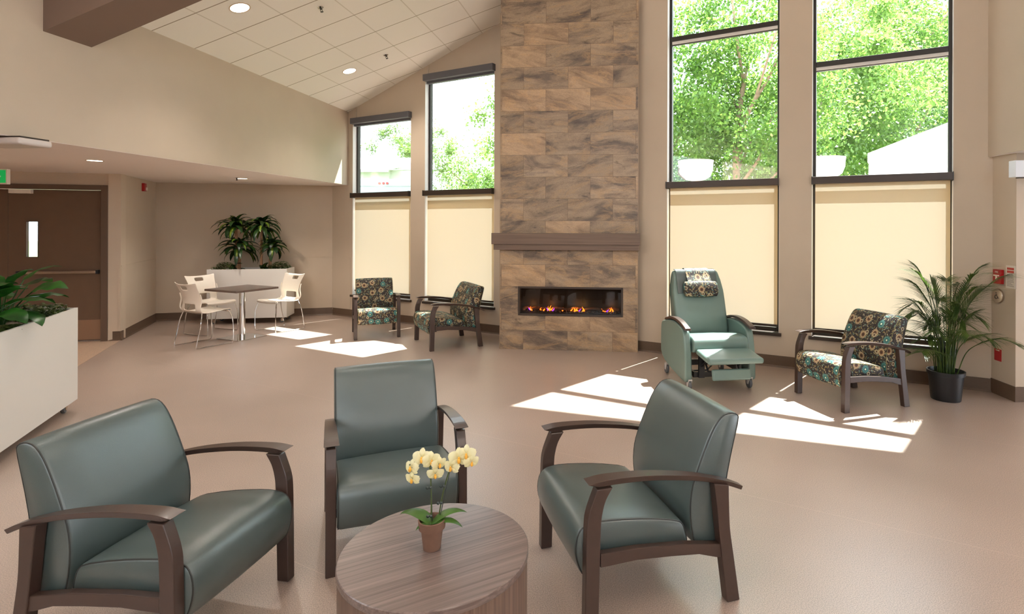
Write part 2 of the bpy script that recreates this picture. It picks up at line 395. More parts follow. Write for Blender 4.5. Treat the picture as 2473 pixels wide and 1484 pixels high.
def shade_mat():
    m = bpy.data.materials.new('roller_shade_fabric'); m.use_nodes = True; N, L = nodes(m)
    b = N['Principled BSDF']; b.inputs['Base Color'].default_value = srgb(188, 158, 108); b.inputs['Roughness'].default_value = .9
    t = N.new('ShaderNodeBsdfTranslucent'); t.inputs[0].default_value = (.115, .108, .092, 1)
    a = N.new('ShaderNodeAddShader'); L.new(b.outputs[0], a.inputs[0]); L.new(t.outputs[0], a.inputs[1]); L.new(a.outputs[0], N['Material Output'].inputs[0])
    return m
M_shade = shade_mat()
def glass_mat(name, tint=(1, 1, 1, 1), refl=.6):
    m = bpy.data.materials.new(name); m.use_nodes = True; N, L = nodes(m); N.remove(N['Principled BSDF'])
    t = N.new('ShaderNodeBsdfTransparent'); t.inputs[0].default_value = tint; g = N.new('ShaderNodeBsdfGlossy'); g.inputs['Roughness'].default_value = .02
    fr = N.new('ShaderNodeFresnel'); fr.inputs[0].default_value = 1.5; mx = N.new('ShaderNodeMixShader')
    L.new(mth(N, L, 'MULTIPLY', fr.outputs[0], refl), mx.inputs[0]); L.new(t.outputs[0], mx.inputs[1]); L.new(g.outputs[0], mx.inputs[2])
    L.new(mx.outputs[0], N['Material Output'].inputs[0]); return m
M_glass = glass_mat('window_glass', (.97, 1, .985, 1), .6)
M_fireglass = glass_mat('firebox_glass', (.7, .7, .7, 1), .7)

def ceil_mat():
    m = mat('acoustic_tile', (240, 236, 228), .9, bump=.2, bump_scale=300); N, L = nodes(m); b = N['Principled BSDF']
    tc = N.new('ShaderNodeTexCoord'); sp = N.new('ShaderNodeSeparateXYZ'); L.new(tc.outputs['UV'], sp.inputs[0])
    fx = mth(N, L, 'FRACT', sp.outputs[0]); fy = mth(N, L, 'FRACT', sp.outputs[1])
    a = mth(N, L, 'LESS_THAN', mth(N, L, 'MINIMUM', fy, mth(N, L, 'SUBTRACT', 1.0, fy)), .011)   # reveal joints, darker than the cross joints to paint in their shade
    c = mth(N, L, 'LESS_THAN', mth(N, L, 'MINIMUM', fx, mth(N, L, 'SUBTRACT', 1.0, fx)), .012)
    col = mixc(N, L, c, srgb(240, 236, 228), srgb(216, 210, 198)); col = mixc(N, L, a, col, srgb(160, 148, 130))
    L.new(col, b.inputs['Base Color']); return m
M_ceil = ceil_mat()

# ================================================================== ROOM SHELL
KX, KY = -4.01, 10.357
WA = R(-28.71)                                   # window wall: local x along it, y outward
WM = Matrix.Translation((KX, KY, 0)) @ Matrix.Rotation(WA, 4, 'Z')
LM = Matrix.Translation((KX, KY, 0)) @ Matrix.Rotation(R(-5.75), 4, 'Z')   # main grid: x right, y away
CHM = Matrix.Translation((-.895, 7.692, 0)) @ Matrix.Rotation(R(-5.787), 4, 'Z')
KS = .34
def zc(s): return 3.77+.3075*s if s < 5.9 else 5.584-.3075*(s-5.9)
RIDGE = 5.43
def ceil_z(x): return 3.77+KS*x if x < RIDGE else 3.77+KS*RIDGE-KS*(x-RIDGE)
HEAD = lambda s: 5.38-.31*(s-6.1)

bm = BM(); box(bm, -11, 10, -9, 16, -.12, 0)
struct(part('floor', bm, M_floor), 'brown speckled sheet vinyl floor with welded seams')
bm = BM(); prism(bm, [(-6.467, 8.172), (-5.784, 6.665), (-5.0, 4.9), (-10.5, 3.4), (-10.5, 7.1)], 0, .003, 'z')
struct(part('floor', bm, M_floor2), 'lighter tan vinyl floor in front of the double doors')

WINS = [(.12, 1.55), (1.87, 3.30), (6.10, 7.50), (7.86, 9.23)]
TOPS = [(3.58, 3.58), (4.16, 4.16), (HEAD(6.1), HEAD(7.5)), (HEAD(7.86), HEAD(9.23))]
SILL = .41
bm = BM(); T = .16
def strip(a, b, z0a, z0b=None, z1=None):
    z0b = z0a if z0b is None else z0b
    pts = [(a, z0a), (b, z0b), (b, zc(b)+.03 if z1 is None else z1)]
    if a < 5.9 < b: pts.append((5.9, zc(5.9)+.03))
    pts.append((a, zc(a)+.03 if z1 is None else z1)); prism(bm, pts, 0, T, 'y')
strip(-.55, 0, 0, z1=2.42)
e = 0
for (a, b), (ta, tb) in zip(WINS, TOPS):
    strip(e, a, 0); strip(a, b, 0, z1=SILL); strip(a, b, ta, tb); e = b
strip(e, 9.62, 0)
struct(part('wall_back', bm, M_wall, mtx=WM), 'window wall')

# windows: frame, glass, sill
MID = [None, None, 4.174, 3.60]
for i, ((a, b), (ta, tb)) in enumerate(zip(WINS, TOPS)):
    bm = BM(); w = .036; y0, y1 = .085, .15
    box(bm, a, a+w, y0, y1, SILL, ta); box(bm, b-w, b, y0, y1, SILL, tb)
    prism(bm, [(a+w, ta-w), (b-w, tb-w), (b-w, tb), (a+w, ta)], y0, y1, 'y')
    box(bm, a+w, b-w, y0, y1, SILL, SILL+.05); box(bm, a+w, b-w, y0+.01, y1, 2.18, 2.23)
    if MID[i]: box(bm, a+w, b-w, y0-.012, y1+.01, MID[i]-.03, MID[i]+.03); box(bm, a+w, b-w, y0+.02, y1, MID[i]-.075, MID[i]-.066)
    win = struct(part('window_%d' % (i+1), bm, M_frame, mtx=WM, bevel=.004))
    g = BM(); prism(g, [(a+w, SILL+.05), (b-w, SILL+.05), (b-w, tb-w), (a+w, ta-w)], .115, .121, 'y')
    part('glass', g, M_glass, win)
    s = BM(); box(s, a-.03, b+.03, -.035, .0, .372, .41); box(s, a+.001, b-.001, -.001, .085, .39, .412)
    part('sill', s, M_dark, win, bevel=.004)
    l_ = BM(); box(l_, a, a+.003, .0, y0, SILL, ta-.01); box(l_, b-.003, b, .0, y0, SILL, tb-.01); prism(l_, [(a, ta-.004), (b, tb-.004), (b, tb), (a, ta)], 0, y0, 'y')
    part('sunlit_reveal_skin', l_, mat('sunlit_reveal_white', (236, 234, 230), .5), win)  # white skin paints the sunlit brightness into the reveals
    if MID[i]:
        c = BM(); box(c, a+w, b-w, y0+.005, y0+.03, MID[i]-.066, MID[i]-.03); part('shade_housing', c, M_white, win)

# back-left walls under the low ceiling
BK0, BK1, D0 = (-7.146, 9.800), (-4.36, 10.568), (-6.467, 8.172)
da = R(15.42); dv = (math.cos(da), math.sin(da))
D9 = (D0[0]-3.9*dv[0], D0[1]-3.9*dv[1])
def wallseg(name, P, Q, h, th, m, label, z0=0):
    P, Q = Vector(P), Vector(Q); L_ = (Q-P).length; an = math.atan2(Q.y-P.y, Q.x-P.x)
    M = Matrix.Translation((P.x, P.y, 0)) @ Matrix.Rotation(an, 4, 'Z')
    bm = BM(); box(bm, 0, L_, min(0, th), max(0, th), z0, h); return struct(part(name, bm, m, mtx=M), label), M, L_
w_, BKM, BKL = wallseg('wall_back', BK0, BK1, 2.5, .15, M_wall, 'plain wall behind the potted dracaenas')
w_, MIDM, MIDL = wallseg('wall_left', D0, BK0, 2.5, .15, M_wall, 'short angled wall carrying the red alarm')
# door wall: local x runs left from the corner D0, y toward the viewer is negative
DM = Matrix.Translation((D0[0], D0[1], 0)) @ Matrix.Rotation(da, 4, 'Z') @ Matrix.Scale(-1, 4, (1, 0, 0))
DMr = Matrix.Translation((D0[0], D0[1], 0)) @ Matrix.Rotation(da, 4, 'Z')       # x negative to the left
bm = BM(); box(bm, -.15, 0, 0, .15, 0, 2.5); box(bm, -2.55, -.15, 0, .15, 2.25, 2.5); box(bm, -4.2, -2.55, 0, .15, 0, 2.5)
struct(part('wall_back', bm, M_wall, mtx=DMr), 'wall around the brown double doors')

# wainscot sheet + joint line, thin
def wains(M, a, b, name='trim_1'):
    bm = BM(); box(bm, a, b, -.004, 0, .1, 1.085); box(bm, a, b, -.010, 0, 1.080, 1.088); o = part(name, bm, M_wall, mtx=M); return struct(o, 'wall protection sheet below the joint line')
wains(BKM, 0.0, BKL-.005, 'trim_1'); wains(MIDM, .004, MIDL, 'trim_2'); 
bm = BM(); box(bm, -.14, -.001, -.004, 0, .1, 1.085); box(bm, -.028, 0, -.012, 0, .137, 1.085)
struct(part('trim_3', bm, M_wall, mtx=DMr))
bm = BM(); box(bm, -.45, .07, -.004, 0, .1, 1.085); box(bm, -.45, .07, -.010, 0, 1.080, 1.088); struct(part('trim_4', bm, M_wall, mtx=WM))
def baseb(M, a, b, name, y=-.012):
    bm = BM(); prism(bm, [(y-.012, 0), (0, 0), (0, .135), (y, .135), (y, .02)], a, b, 'x'); return struct(part(name, bm, M_base, mtx=M))
baseb(BKM, -.01, BKL-.01, 'baseboard_back'); baseb(MIDM, -.01, MIDL+.005, 'baseboard_left')
baseb(DMr, -.15, -.002, 'baseboard_back'); baseb(WM, -.395, 3.72, 'baseboard_back'); baseb(WM, 5.66, 9.58, 'baseboard_back')

# soffit, upper-left wall, ceiling
def lm(x, y): return tuple((LM @ Vector((x, y, 0)))[:2])
bm = BM(); prism(bm, [lm(-.004, 0), lm(-.004, -18.5), (-11, -9), (-11, 11), (-7.3, 11), (-4.2, 10.9)], 2.42, 2.424, 'z')
struct(part('ceiling', bm, M_soffit), 'low flat ceiling over the door alcove')
bm = BM(); box(bm, -.2, 0, -7.8, .2, 2.424, 3.80); box(bm, -.2, 0, -18.5, -14.5, 2.424, 3.80); box(bm, -.2, 0, -14.5, -7.8, 2.424, 2.6); box(bm, -.2, 0, -14.5, -7.8, 3.72, 3.8); box(bm, -.2, 0, -11.2, -10.9, 2.6, 3.72); struct(part('wall_left', bm, M_wall, mtx=LM), 'upper left wall above the alcove')  # openings behind the viewer are added to let sky light in
yj = None
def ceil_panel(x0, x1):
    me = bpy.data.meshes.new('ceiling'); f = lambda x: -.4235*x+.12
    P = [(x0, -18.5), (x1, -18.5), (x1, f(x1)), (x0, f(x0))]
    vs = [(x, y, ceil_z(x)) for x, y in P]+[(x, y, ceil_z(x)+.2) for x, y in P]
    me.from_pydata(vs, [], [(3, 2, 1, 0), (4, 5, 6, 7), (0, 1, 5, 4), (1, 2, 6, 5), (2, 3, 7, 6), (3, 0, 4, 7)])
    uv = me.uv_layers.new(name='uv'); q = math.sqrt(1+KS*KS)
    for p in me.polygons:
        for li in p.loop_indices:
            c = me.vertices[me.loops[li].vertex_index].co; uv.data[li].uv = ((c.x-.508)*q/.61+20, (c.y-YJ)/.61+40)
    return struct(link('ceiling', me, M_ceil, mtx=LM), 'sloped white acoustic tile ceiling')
# joint position along the wall top, from the tile corner beside the beam
pt = D(470.3, 115, 1.0); 
def on_left_wall(px, py):
    u = (px-PCX)+TAU*(py-PCY); n = Vector((math.cos(R(-5.75)), math.sin(R(-5.75)))); k = u/FPX
    Y = (n.x*KX+n.y*KY)/(n.x*k+n.y); return LM.inverted() @ D(px, py, Y)
YJ = on_left_wall(470.3, 115).y
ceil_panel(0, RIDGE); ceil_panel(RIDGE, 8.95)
bm = BM(); box(bm, 8.77, 8.95, -7.9, -3.5, 2.415, 4.6); box(bm, 8.77, 8.95, -18.5, -14.5, 2.415, 4.6); box(bm, 8.77, 8.95, -14.5, -7.9, 2.415, 2.6); box(bm, 8.77, 8.95, -14.5, -7.9, 3.6, 4.6); box(bm, 8.77, 8.95, -11.3, -11.0, 2.6, 3.6); struct(part('wall_right', bm, M_wall, mtx=LM), 'upper right wall above the alcove')  # out-of-view openings added for cool light on the foreground
bm = BM(); prism(bm, [lm(8.774, -3.7), lm(8.774, -18.5), (9.5, -9), (9.5, 5.9), (4.4, 5.9)], 2.41, 2.414, 'z'); struct(part('ceiling', bm, M_soffit), 'low flat ceiling on the right')
bm = BM(); prism(bm, [(4.379, 5.761), (4.365, 5.441), (9.5, 5.441), (9.5, 6.2), (4.42, 6.0)], 0, 2.45, 'z'); struct(part('wall_right', bm, M_wall), 'short right wall with the alarm pull station')
bm = BM(); prism(bm, [(4.363, 5.762), (4.349, 5.427), (9.5, 5.427), (9.5, 5.45), (4.38, 5.45), (4.385, 5.762)], 0, .145, 'z'); struct(part('baseboard_right', bm, M_base))
bm = BM(); prism(bm, [(4.372, 5.761), (4.358, 5.437), (4.37, 5.437), (4.384, 5.761)], .14, 1.09, 'z'); struct(part('trim_5', bm, M_wall))
# rear and side walls of the hall, with unseen openings added to light the foreground
bm = BM()
for a, b in ((-9, .2), (4.9, 5.5)): box(bm, 9.3, 9.5, a, b, 0, 2.45)
box(bm, 9.3, 9.5, .2, 4.9, 0, .1)
struct(part('wall_right', bm, M_wall))
bm = BM(); box(bm, -11, 9.5, -7.2, -7, 0, 2.7); box(bm, -11, -3, -7.2, -7, 2.7, 6); box(bm, 1.9, 2.3, -7.2, -7, 2.7, 5); box(bm, 6.4, 9.5, -7.2, -7, 2.7, 6); box(bm, -3, 6.4, -7.2, -7, 5, 6)
struct(part('wall_front', bm, M_wall))
bm = BM(); box(bm, -11, -10.8, -9, 11, 0, 2.5); struct(part('wall_left', bm, M_wall))

bm = BM(); box(bm, 8.96, 11.6, -16, -7.0, 4.45, 4.6); struct(part('roof', bm, M_siding, mtx=LM), 'added eave shading the unseen side openings')  # unseen slab added to keep sun out of the side openings
# ceiling beam
bm = BM(); prism(bm, [(0, 3.376), (RIDGE, 3.376+KS*RIDGE+.02*RIDGE), (RIDGE, ceil_z(RIDGE)-.002), (0, 3.768)], -5.487, -5.037, 'y')
struct(part('trim_6', bm, M_beam, mtx=LM), 'brown painted ceiling beam')

# double doors
df = BM(); box(df, -.235, -.15, -.03, .12, 0, 2.25); box(df, -2.55, -2.465, -.03, .12, 0, 2.25); box(df, -2.465, -.235, -.03, .12, 2.18, 2.25)
dr = struct(part('door_1', df, M_doorframe, mtx=DMr, bevel=.004), 'brown double doors')
VP = (-1.135, -1.005, 1.226, 1.72)
bm = BM(); a, b = -1.345, -.238
box(bm, a, VP[0], .02, .065, .012, 2.176); box(bm, VP[1], b, .02, .065, .012, 2.176); box(bm, VP[0], VP[1], .02, .065, .012, VP[2]); box(bm, VP[0], VP[1], .02, .065, VP[3], 2.176)
leaf = part('door_panel', bm, M_doorleaf, dr)
bm = BM()
for x0, x1, z0, z1 in ((VP[0]-.012, VP[0], VP[2], VP[3]), (VP[1], VP[1]+.012, VP[2], VP[3]), (VP[0]-.012, VP[1]+.012, VP[2]-.012, VP[2]), (VP[0]-.012, VP[1]+.012, VP[3], VP[3]+.012)): box(bm, x0, x1, .014, .07, z0, z1)
part('vision_frame', bm, M_doorframe, leaf)
bm = BM(); box(bm, VP[0], VP[1], .04, .046, VP[2], VP[3]); part('vision_glass', bm, M_glass, leaf)
bm = BM(); box(bm, -1.2, -.29, -.045, -.005, .985, 1.022); pb = part('push_bar', bm, M_steel, dr, bevel=.006)
bm = BM(); box(bm, -.29, -.262, -.048, .02, .975, 1.03); box(bm, -1.225, -1.2, -.048, .02, .975, 1.03); part('end_cap', bm, M_black, pb, bevel=.004)
bm = BM(); box(bm, -1.31, -1.055, -.05, .02, 2.116, 2.172); part('door_closer', bm, M_plast, dr, bevel=.006)
bm = BM(); box(bm, -1.325, -.25, .014, .02, .03, .313); part('kick_plate', bm, M_kick, dr)
bm = BM(); box(bm, -1.34, -.238, .0, .05, 0, .01); part('threshold', bm, M_steel, dr)
bm = BM(); box(bm, -2.462, -1.35, .02, .065, .012, 2.176); part('door_panel', bm, M_doorleaf, dr)
bm = BM(); box(bm, -2.44, -1.5, -.045, -.005, .985, 1.022); part('push_bar', bm, M_steel, dr, bevel=.006)
bm = BM(); box(bm, -2.45, -1.37, .014, .02, .03, .313); part('kick_plate', bm, M_kick, dr)

# ================================================================== FIREPLACE CHIMNEY
FX0, FX1, FZ0, FZ1 = .256, 1.672, .469, .856
def capped(bm):
    # top course cut to the slope of the ceiling
    q = LM.inverted() @ CHM; lo = [bm.verts.new((x, y, 4.70)) for x, y in full]; hi = [bm.verts.new((x, y, ceil_z((q @ Vector((x, y, 0))).x)-.004)) for x, y in full]
    bm.faces.new(lo[::-1]); bm.faces.new(hi)
    for k in range(4): bm.faces.new((lo[k], lo[(k+1) % 4], hi[(k+1) % 4], hi[k]))
bm = BM(); full = [(0, 0), (1.873, 0), (1.873, .12), (0, .91)]
prism(bm, full, 0, FZ0, 'z'); prism(bm, full, FZ1, 4.70, 'z'); capped(bm)
prism(bm, [(0, 0), (FX0, 0), (FX0, .8), (0, .91)], FZ0, FZ1, 'z'); prism(bm, [(FX1, 0), (1.873, 0), (1.873, .12), (FX1, .2)], FZ0, FZ1, 'z')
prism(bm, [(FX0, .188), (FX1, .188), (FX1, .2), (FX0, .8)], FZ0, FZ1, 'z')
ch = part('chimney', bm, M_stone, mtx=CHM)
tag(ch, 'tall chimney breast clad in brown veined stone tiles, standing between the windows', 'chimney')
bm = BM(); box(bm, -.004, .004, -.002, .9, 0, 4.6); box(bm, 1.869, 1.877, -.002, .1, 0, 4.7)
part('edge_trim', bm, mat('tile_edge_strip', (150, 128, 104), .4, .3), ch)
bm = BM(); box(bm, -.09, 1.90, -.14, 0, 1.437, 1.588); 
mt = part('mantel_shelf', bm, M_mantel, mtx=CHM, bevel=.003); tag(mt, 'long brown woodgrain mantel shelf fixed across the stone chimney', 'mantel')
bm = BM(); box(bm, -.065, 1.885, -.12, 0, 1.362, 1.437); part('lower_band', bm, M_mantel, mt, bevel=.003)

fp = thing('electric_fireplace', 'wide black-framed electric fireplace with small flames set in the stone chimney', 'fireplace')
fp.matrix_world = CHM
bm = BM(); w = .026; x0, x1, z0, z1 = FX0-.004, FX1+.004, FZ0-.004, FZ1+.004
box(bm, x0, x0+w, -.012, .02, z0, z1); box(bm, x1-w, x1, -.012, .02, z0, z1); box(bm, x0+w, x1-w, -.012, .02, z0, z0+w); box(bm, x0+w, x1-w, -.012, .02, z1-w, z1)
part('frame', bm, M_dark, fp, bevel=.003)
bm = BM(); X0, X1, Z0, Z1 = FX0+.004, FX1-.004, FZ0+.004, FZ1-.004
box(bm, X0, X1, .175, .184, Z0, Z1); box(bm, X0, X0+.006, .02, .175, Z0, Z1); box(bm, X1-.006, X1, .02, .175, Z0, Z1); box(bm, X0, X1, .02, .175, Z0, Z0+.03); box(bm, X0, X1, .02, .175, Z1-.006, Z1)
part('firebox', bm, mat('firebox_black', (34, 31, 30), .5, spec=.4), fp)
bm = BM(); box(bm, X0+.02, X1-.02, .008, .011, Z0+.02, Z1-.02); part('glass', bm, M_fireglass, fp)
rnd = random.Random(3)
bm = BM()
for k in range(420):
    s = rnd.uniform(.006, .014); c = Vector((rnd.uniform(X0+.02, X1-.02), rnd.uniform(.025, .15), Z0+.03+s*.6+rnd.random()*.018))
    M = Matrix.Translation(c) @ Matrix.Rotation(rnd.random()*6, 4, Vector((rnd.random(), rnd.random(), .3)).normalized()) @ Matrix.Diagonal((s, s*.8, s*.9, 1))
    bmesh.ops.create_icosphere(bm, subdivisions=1, radius=1, matrix=M)
cr = part('crystal_media', bm, mat('black_glass_crystals', (46, 42, 42), .08, spec=1.0), fp); cr['kind'] = 'stuff'
for cx_, l, t in ((.50, .22, .1), (.78, .26, -.12), (1.02, .2, .15), (1.28, .28, -.06), (1.52, .2, .1), (.35, .1, .3)):
    bm = BM(); P = [Vector((cx_-l/2, .1-t*.2, Z0+.065)), Vector((cx_, .1, Z0+.085)), Vector((cx_+l/2, .1+t*.3, Z0+.07))]
    tube(bm, bez(P, 4), .021, 9); part('log', bm, M_log, fp, smooth=True)
def flame(cx_, h, m, y=.07):
    bm = BM(); n = 7; segs = []
    for i in range(n):
        t = i/(n-1); r = .016*math.sin(math.pi*min(1, t*.8+.2))*(1-t)*.8+.0008; sx = .012*math.sin(t*4+cx_*50)
        segs.append((Vector((cx_+sx, y, Z0+.05+h*t)), r))
    tube(bm, [s[0] for s in segs], [s[1] for s in segs], 6); part('flame', bm, m, fp, smooth=True)
for c_, h in [(q_[0], q_[1]*.62) for q_ in ((.405, .07), (.42, .09), (.43, .06), (.56, .07), (.60, .05), (.665, .1), (.69, .12), (.71, .08), (.655, .05), (.86, .08), (.89, .06), (.98, .08), (1.01, .09), (1.03, .06), (1.06, .08), (1.13, .1), (1.14, .07), (1.40, .07), (1.44, .05), (1.50, .08), (1.53, .1))]: flame(c_, h, M_flame)
for c_, h in ((.395, .05), (.645, .05), (.73, .05), (1.095, .045), (1.47, .04)): flame(c_, h, M_flamep, .05)
for cx_, col, en in ((.42, (1, .35, .08), .5), (.69, (1, .35, .08), .7), (1.03, (1, .4, .1), .5), (1.13, (1, .5, .15), .5), (1.52, (1, .35, .08), .5)):
    ld = bpy.data.lights.new('flame_glow', 'POINT'); ld.energy = en; ld.color = col; ld.shadow_soft_size = .02
    lo = bpy.data.objects.new('flame_glow', ld); COL.objects.link(lo); lo.parent = fp; lo.location = (cx_, .05, Z0+.12)

# ================================================================== SHADES, VALANCES, CONDUITS
wn = ['leftmost narrow window', 'window left of chimney', 'window right of chimney', 'window behind the palm']
for i, (a, b) in enumerate(WINS):
    rs = thing('roller_shade', 'cream roller shade pulled down over the lower half of the '+wn[i], 'shade', group='cream roller shades over the lower windows'); rs.matrix_world = WM @ Matrix.Translation((a, 0, 0)); W_ = b-a
    bm = BM(); box(bm, .008, W_-.006, -.06, .05, 2.187, 2.268); part('cassette', bm, M_dark, rs, bevel=.004)
    for q0, q1 in ((.0, .012), (W_-.01, W_-.001)):
        bm = BM(); box(bm, q0, q1, -.064, .054, 2.18, 2.272); part('end_cap', bm, M_frame, rs)
    bm = BM(); bm.faces.new([bm.verts.new(v_) for v_ in ((.035, .027, .50), (W_-.022, .027, .50), (W_-.022, .027, 2.2), (.035, .027, 2.2))]); part('fabric', bm, M_shade, rs)
    bm = BM(); box(bm, .035, W_-.022, .018, .036, .475, .503); part('hem_bar', bm, M_dark, rs, bevel=.003)
for i, (z0, z1) in ((0, (3.525, 3.628)), (1, (4.10, 4.206))):
    a, b = WINS[i]
    vb = thing('shade_valance', 'charcoal shade cassette fixed above the '+wn[i], 'valance', group='charcoal shade cassettes above the left windows'); vb.matrix_world = WM @ Matrix.Translation((a, 0, 0)); W_ = b-a
    bm = BM(); box(bm, .02, W_+.02, -.085, -.001, z0, z1); part('cover', bm, M_grey, vb, bevel=.003)
    bm = BM(); box(bm, .03, W_+.0, .0, .07, z0-.035, z0+.04); part('roller', bm, M_grey, vb, bevel=.003)
    cz = zc(.216 if i == 0 else 1.93)
    bm = BM(); x = (.216 if i == 0 else 1.93); box(bm, x-.012, x+.012, -.02, 0, z1, cz-.01)
    tag(part('conduit_cover', bm, M_wall, mtx=WM, bevel=.003), 'slim wall-coloured cable cover rising from the cassette over the '+wn[i], 'cable cover', 'slim cable covers above the left windows')

# ================================================================== ARMCHAIRS
# profiles in the chair's own side view: x forward from the front feet, z up
SEAT_P = [(-.10, .437), (-.25, .420), (-.42, .386), (-.452, .36), (-.468, .300), (-.470, .262), (-.25, .275), (-.05, .285), (.012, .215), (.03, .215), (.05, .25), (.066, .30), (.069, .345), (.06, .395), (.035, .428), (-.02, .440)]
BACK_P = [(-.742, .80), (-.735, .825), (-.70, .838), (-.655, .832), (-.62, .80), (-.585, .745), (-.545, .66), (-.512, .58), (-.490, .52), (-.479, .45), (-.480, .37), (-.495, .28), (-.51, .25), (-.60, .245), (-.640, .25), (-.652, .35), (-.668, .50), (-.70, .65)]
def cushion(name, prof, w, m, parent, crown=.006):
    pts = chaikin(prof, 2); bm = BM(); secs = [(-w/2, .012), (-w/2+.008, .003), (-w/2+.018, 0), (-w/4, -crown*.7), (0, -crown), (w/4, -crown*.7), (w/2-.018, 0), (w/2-.008, .003), (w/2, .012)]
    n = len(pts); rings = []
    nr = []
    for i in range(n):
        a, b = Vector(pts[i-1]), Vector(pts[(i+1) % n]); t = (b-a).normalized(); nr.append(Vector((t.y, -t.x)))
    area = sum(pts[i][0]*pts[(i+1) % n][1]-pts[(i+1) % n][0]*pts[i][1] for i in range(n)); sg = 1 if area > 0 else -1
    for y, ins in secs: rings.append([bm.verts.new((p[0]-sg*q.x*ins, y, p[1]-sg*q.y*ins)) for p, q in zip(pts, nr)])
    for A, B in zip(rings, rings[1:]):
        for i in range(n): bm.faces.new((A[i], A[(i+1) % n], B[(i+1) % n], B[i]))
    bm.faces.new(rings[0][::-1]); bm.faces.new(rings[-1])
    o = part(name, bm, m, parent, smooth=True, uv=True)
    try: o.data.set_sharp_from_angle(angle=R(50))
    except Exception: pass
    # welt seams along both side edges
    for s in (-1, 1):
        w2 = BM(); tube(w2, [(p[0]-sg*q.x*.004, s*(w/2-.006), p[1]-sg*q.y*.004) for p, q in zip(pts, nr)][::2], .0032, 5, closed=True)
        part('piping', w2, M_pipe if m is M_vinyl else m, o, smooth=True)
    return o
def arm_parts(t, s, off):
    y0, y1 = s*off-.024, s*off+.024
    def curve_leg(F_, B_):
        return [tuple(p) for p in bez(F_, 4)]+[tuple(p) for p in bez(B_, 4)][::-1]
    fl = curve_leg([(-.012, .600), (.008, .552), (.026, .50), (.034, .44), (.038, .26), (.041, .0)], [(-.082, .600), (-.052, .552), (-.036, .50), (-.029, .44), (-.024, .26), (-.018, .0)])
    bm = BM(); prism(bm, fl, y0, y1, 'y'); part('leg', bm, M_wood, t, bevel=.004)
    rl = curve_leg([(-.572, .545), (-.585, .45), (-.598, .33), (-.612, .22), (-.642, .0)], [(-.648, .53), (-.650, .45), (-.656, .33), (-.676, .2), (-.707, .0)])
    bm = BM(); prism(bm, rl, y0, y1, 'y'); part('leg', bm, M_wood, t, bevel=.004)
    rp = [(-.03, .325), (-.2, .320), (-.43, .298), (-.60, .268), (-.62, .266), (-.62, .205), (-.585, .212), (-.5, .24), (-.36, .256), (-.2, .270), (-.03, .268)]
    bm = BM(); prism(bm, rp, s*off-.017, s*off+.017, 'y'); part('side_rail', bm, M_wood, t, bevel=.003)
    bm = BM(); top = bez([(.03, .627), (-.06, .637), (-.23, .630), (-.39, .609), (-.52, .583), (-.645, .546), (-.725, .512)], 5); secs = []; n = len(top)
    for i, p in enumerate(top):
        u = i/(n-1); hw = .037*(1-u)+.020*u; k = max(0, 1-i/5); th = (.030-.008*u)*(1-.72*k*k); sh = .020*k
        ins = .011; c = s*(off-.003*(1-u))
        secs.append([(p.x, c-hw, p.y), (p.x, c+hw, p.y), (p.x-sh, c+hw-ins, p.y-th), (p.x-sh, c-hw+ins, p.y-th)])
    loftbox(bm, secs); part('armrest', bm, M_wood, t, bevel=.0025)
def make_armchair(label, w, m, X, Y, ang, group):
    t = thing('armchair', label, 'armchair', (X, Y, 0), R(ang), group)
    iw = w-.05
    cushion('seat', SEAT_P, iw-.004, m, t); cushion('backrest', BACK_P, iw-.004, m, t, .004)
    for s in (-1, 1): arm_parts(t, s, w/2)
    for a_ in ((-.06, -.03, .25, .28), (-.62, -.59, .215, .244)):
        bm = BM(); box(bm, a_[0], a_[1], -w/2+.02, w/2-.02, a_[2], a_[3]); part('cross_rail', bm, M_wood, t)
    return t
TEALG, FLORG = 'teal-grey vinyl armchairs around the round table', 'floral armchairs by the windows'
make_armchair('teal vinyl armchair at lower left, its back toward the white planter', .632, M_vinyl, -1.399, 2.383, -9.6, TEALG)
make_armchair('grey-teal vinyl armchair behind the orchid, facing the viewer', .640, M_vinyl, -.8445, 2.861, -66.5, TEALG)
make_armchair('grey-teal vinyl armchair right of the round table, seen from its side', .662, M_vinyl, .0137, 2.664, 198.3, TEALG)
make_armchair('narrow floral armchair under the leftmost window, seen from the front', .611, M_floral, -2.802, 8.383, -67.1, FLORG)
make_armchair('extra wide floral armchair between the leftmost chair and the stone chimney', .849, M_floral, -1.979, 7.909, 208.2, FLORG)
make_armchair('floral armchair beside the potted palm, sunlit on its seat', .634, M_floral, 2.473, 5.418, 196, FLORG)

# ================================================================== RECLINER
rc = thing('recliner', 'mint-teal vinyl recliner on casters with raised footrest and floral head pillow', 'recliner', (1.60, 5.835, 0), R(-81.3))
# local x forward (0 = front of the side panels), y to the sitter's left, z up
for s in (-1, 1):
    y0, y1 = (s*.31, s*.385) if s > 0 else (s*.385, s*.31)
    pr = chaikin([(-.74, .17), (-.745, .40), (-.735, .585), (-.66, .62), (-.42, .665), (-.2, .66), (-.03, .615), (.0, .52), (.035, .36), (.045, .2), (.045, .095), (-.02, .085)], 2)
    bm = BM(); prism(bm, pr, y0, y1, 'y'); o = part('side_panel', bm, M_mint, rc, smooth=True, bevel=.016, seg=3)
    bm = BM(); tp = bez([(-.60, .625), (-.45, .662), (-.3, .675), (-.14, .662), (.0, .625), (.035, .612)], 4)
    loftbox(bm, [[(p.x, s*.352-.038, p.y+.004), (p.x, s*.352+.038, p.y+.004), (p.x-.004, s*.352+.03, p.y+.03), (p.x-.004, s*.352-.03, p.y+.03)] for p in tp])
    part('arm_cap', bm, M_wood, rc, bevel=.007, seg=3)
bk = [(-.10, 0), (-.70, 0)]
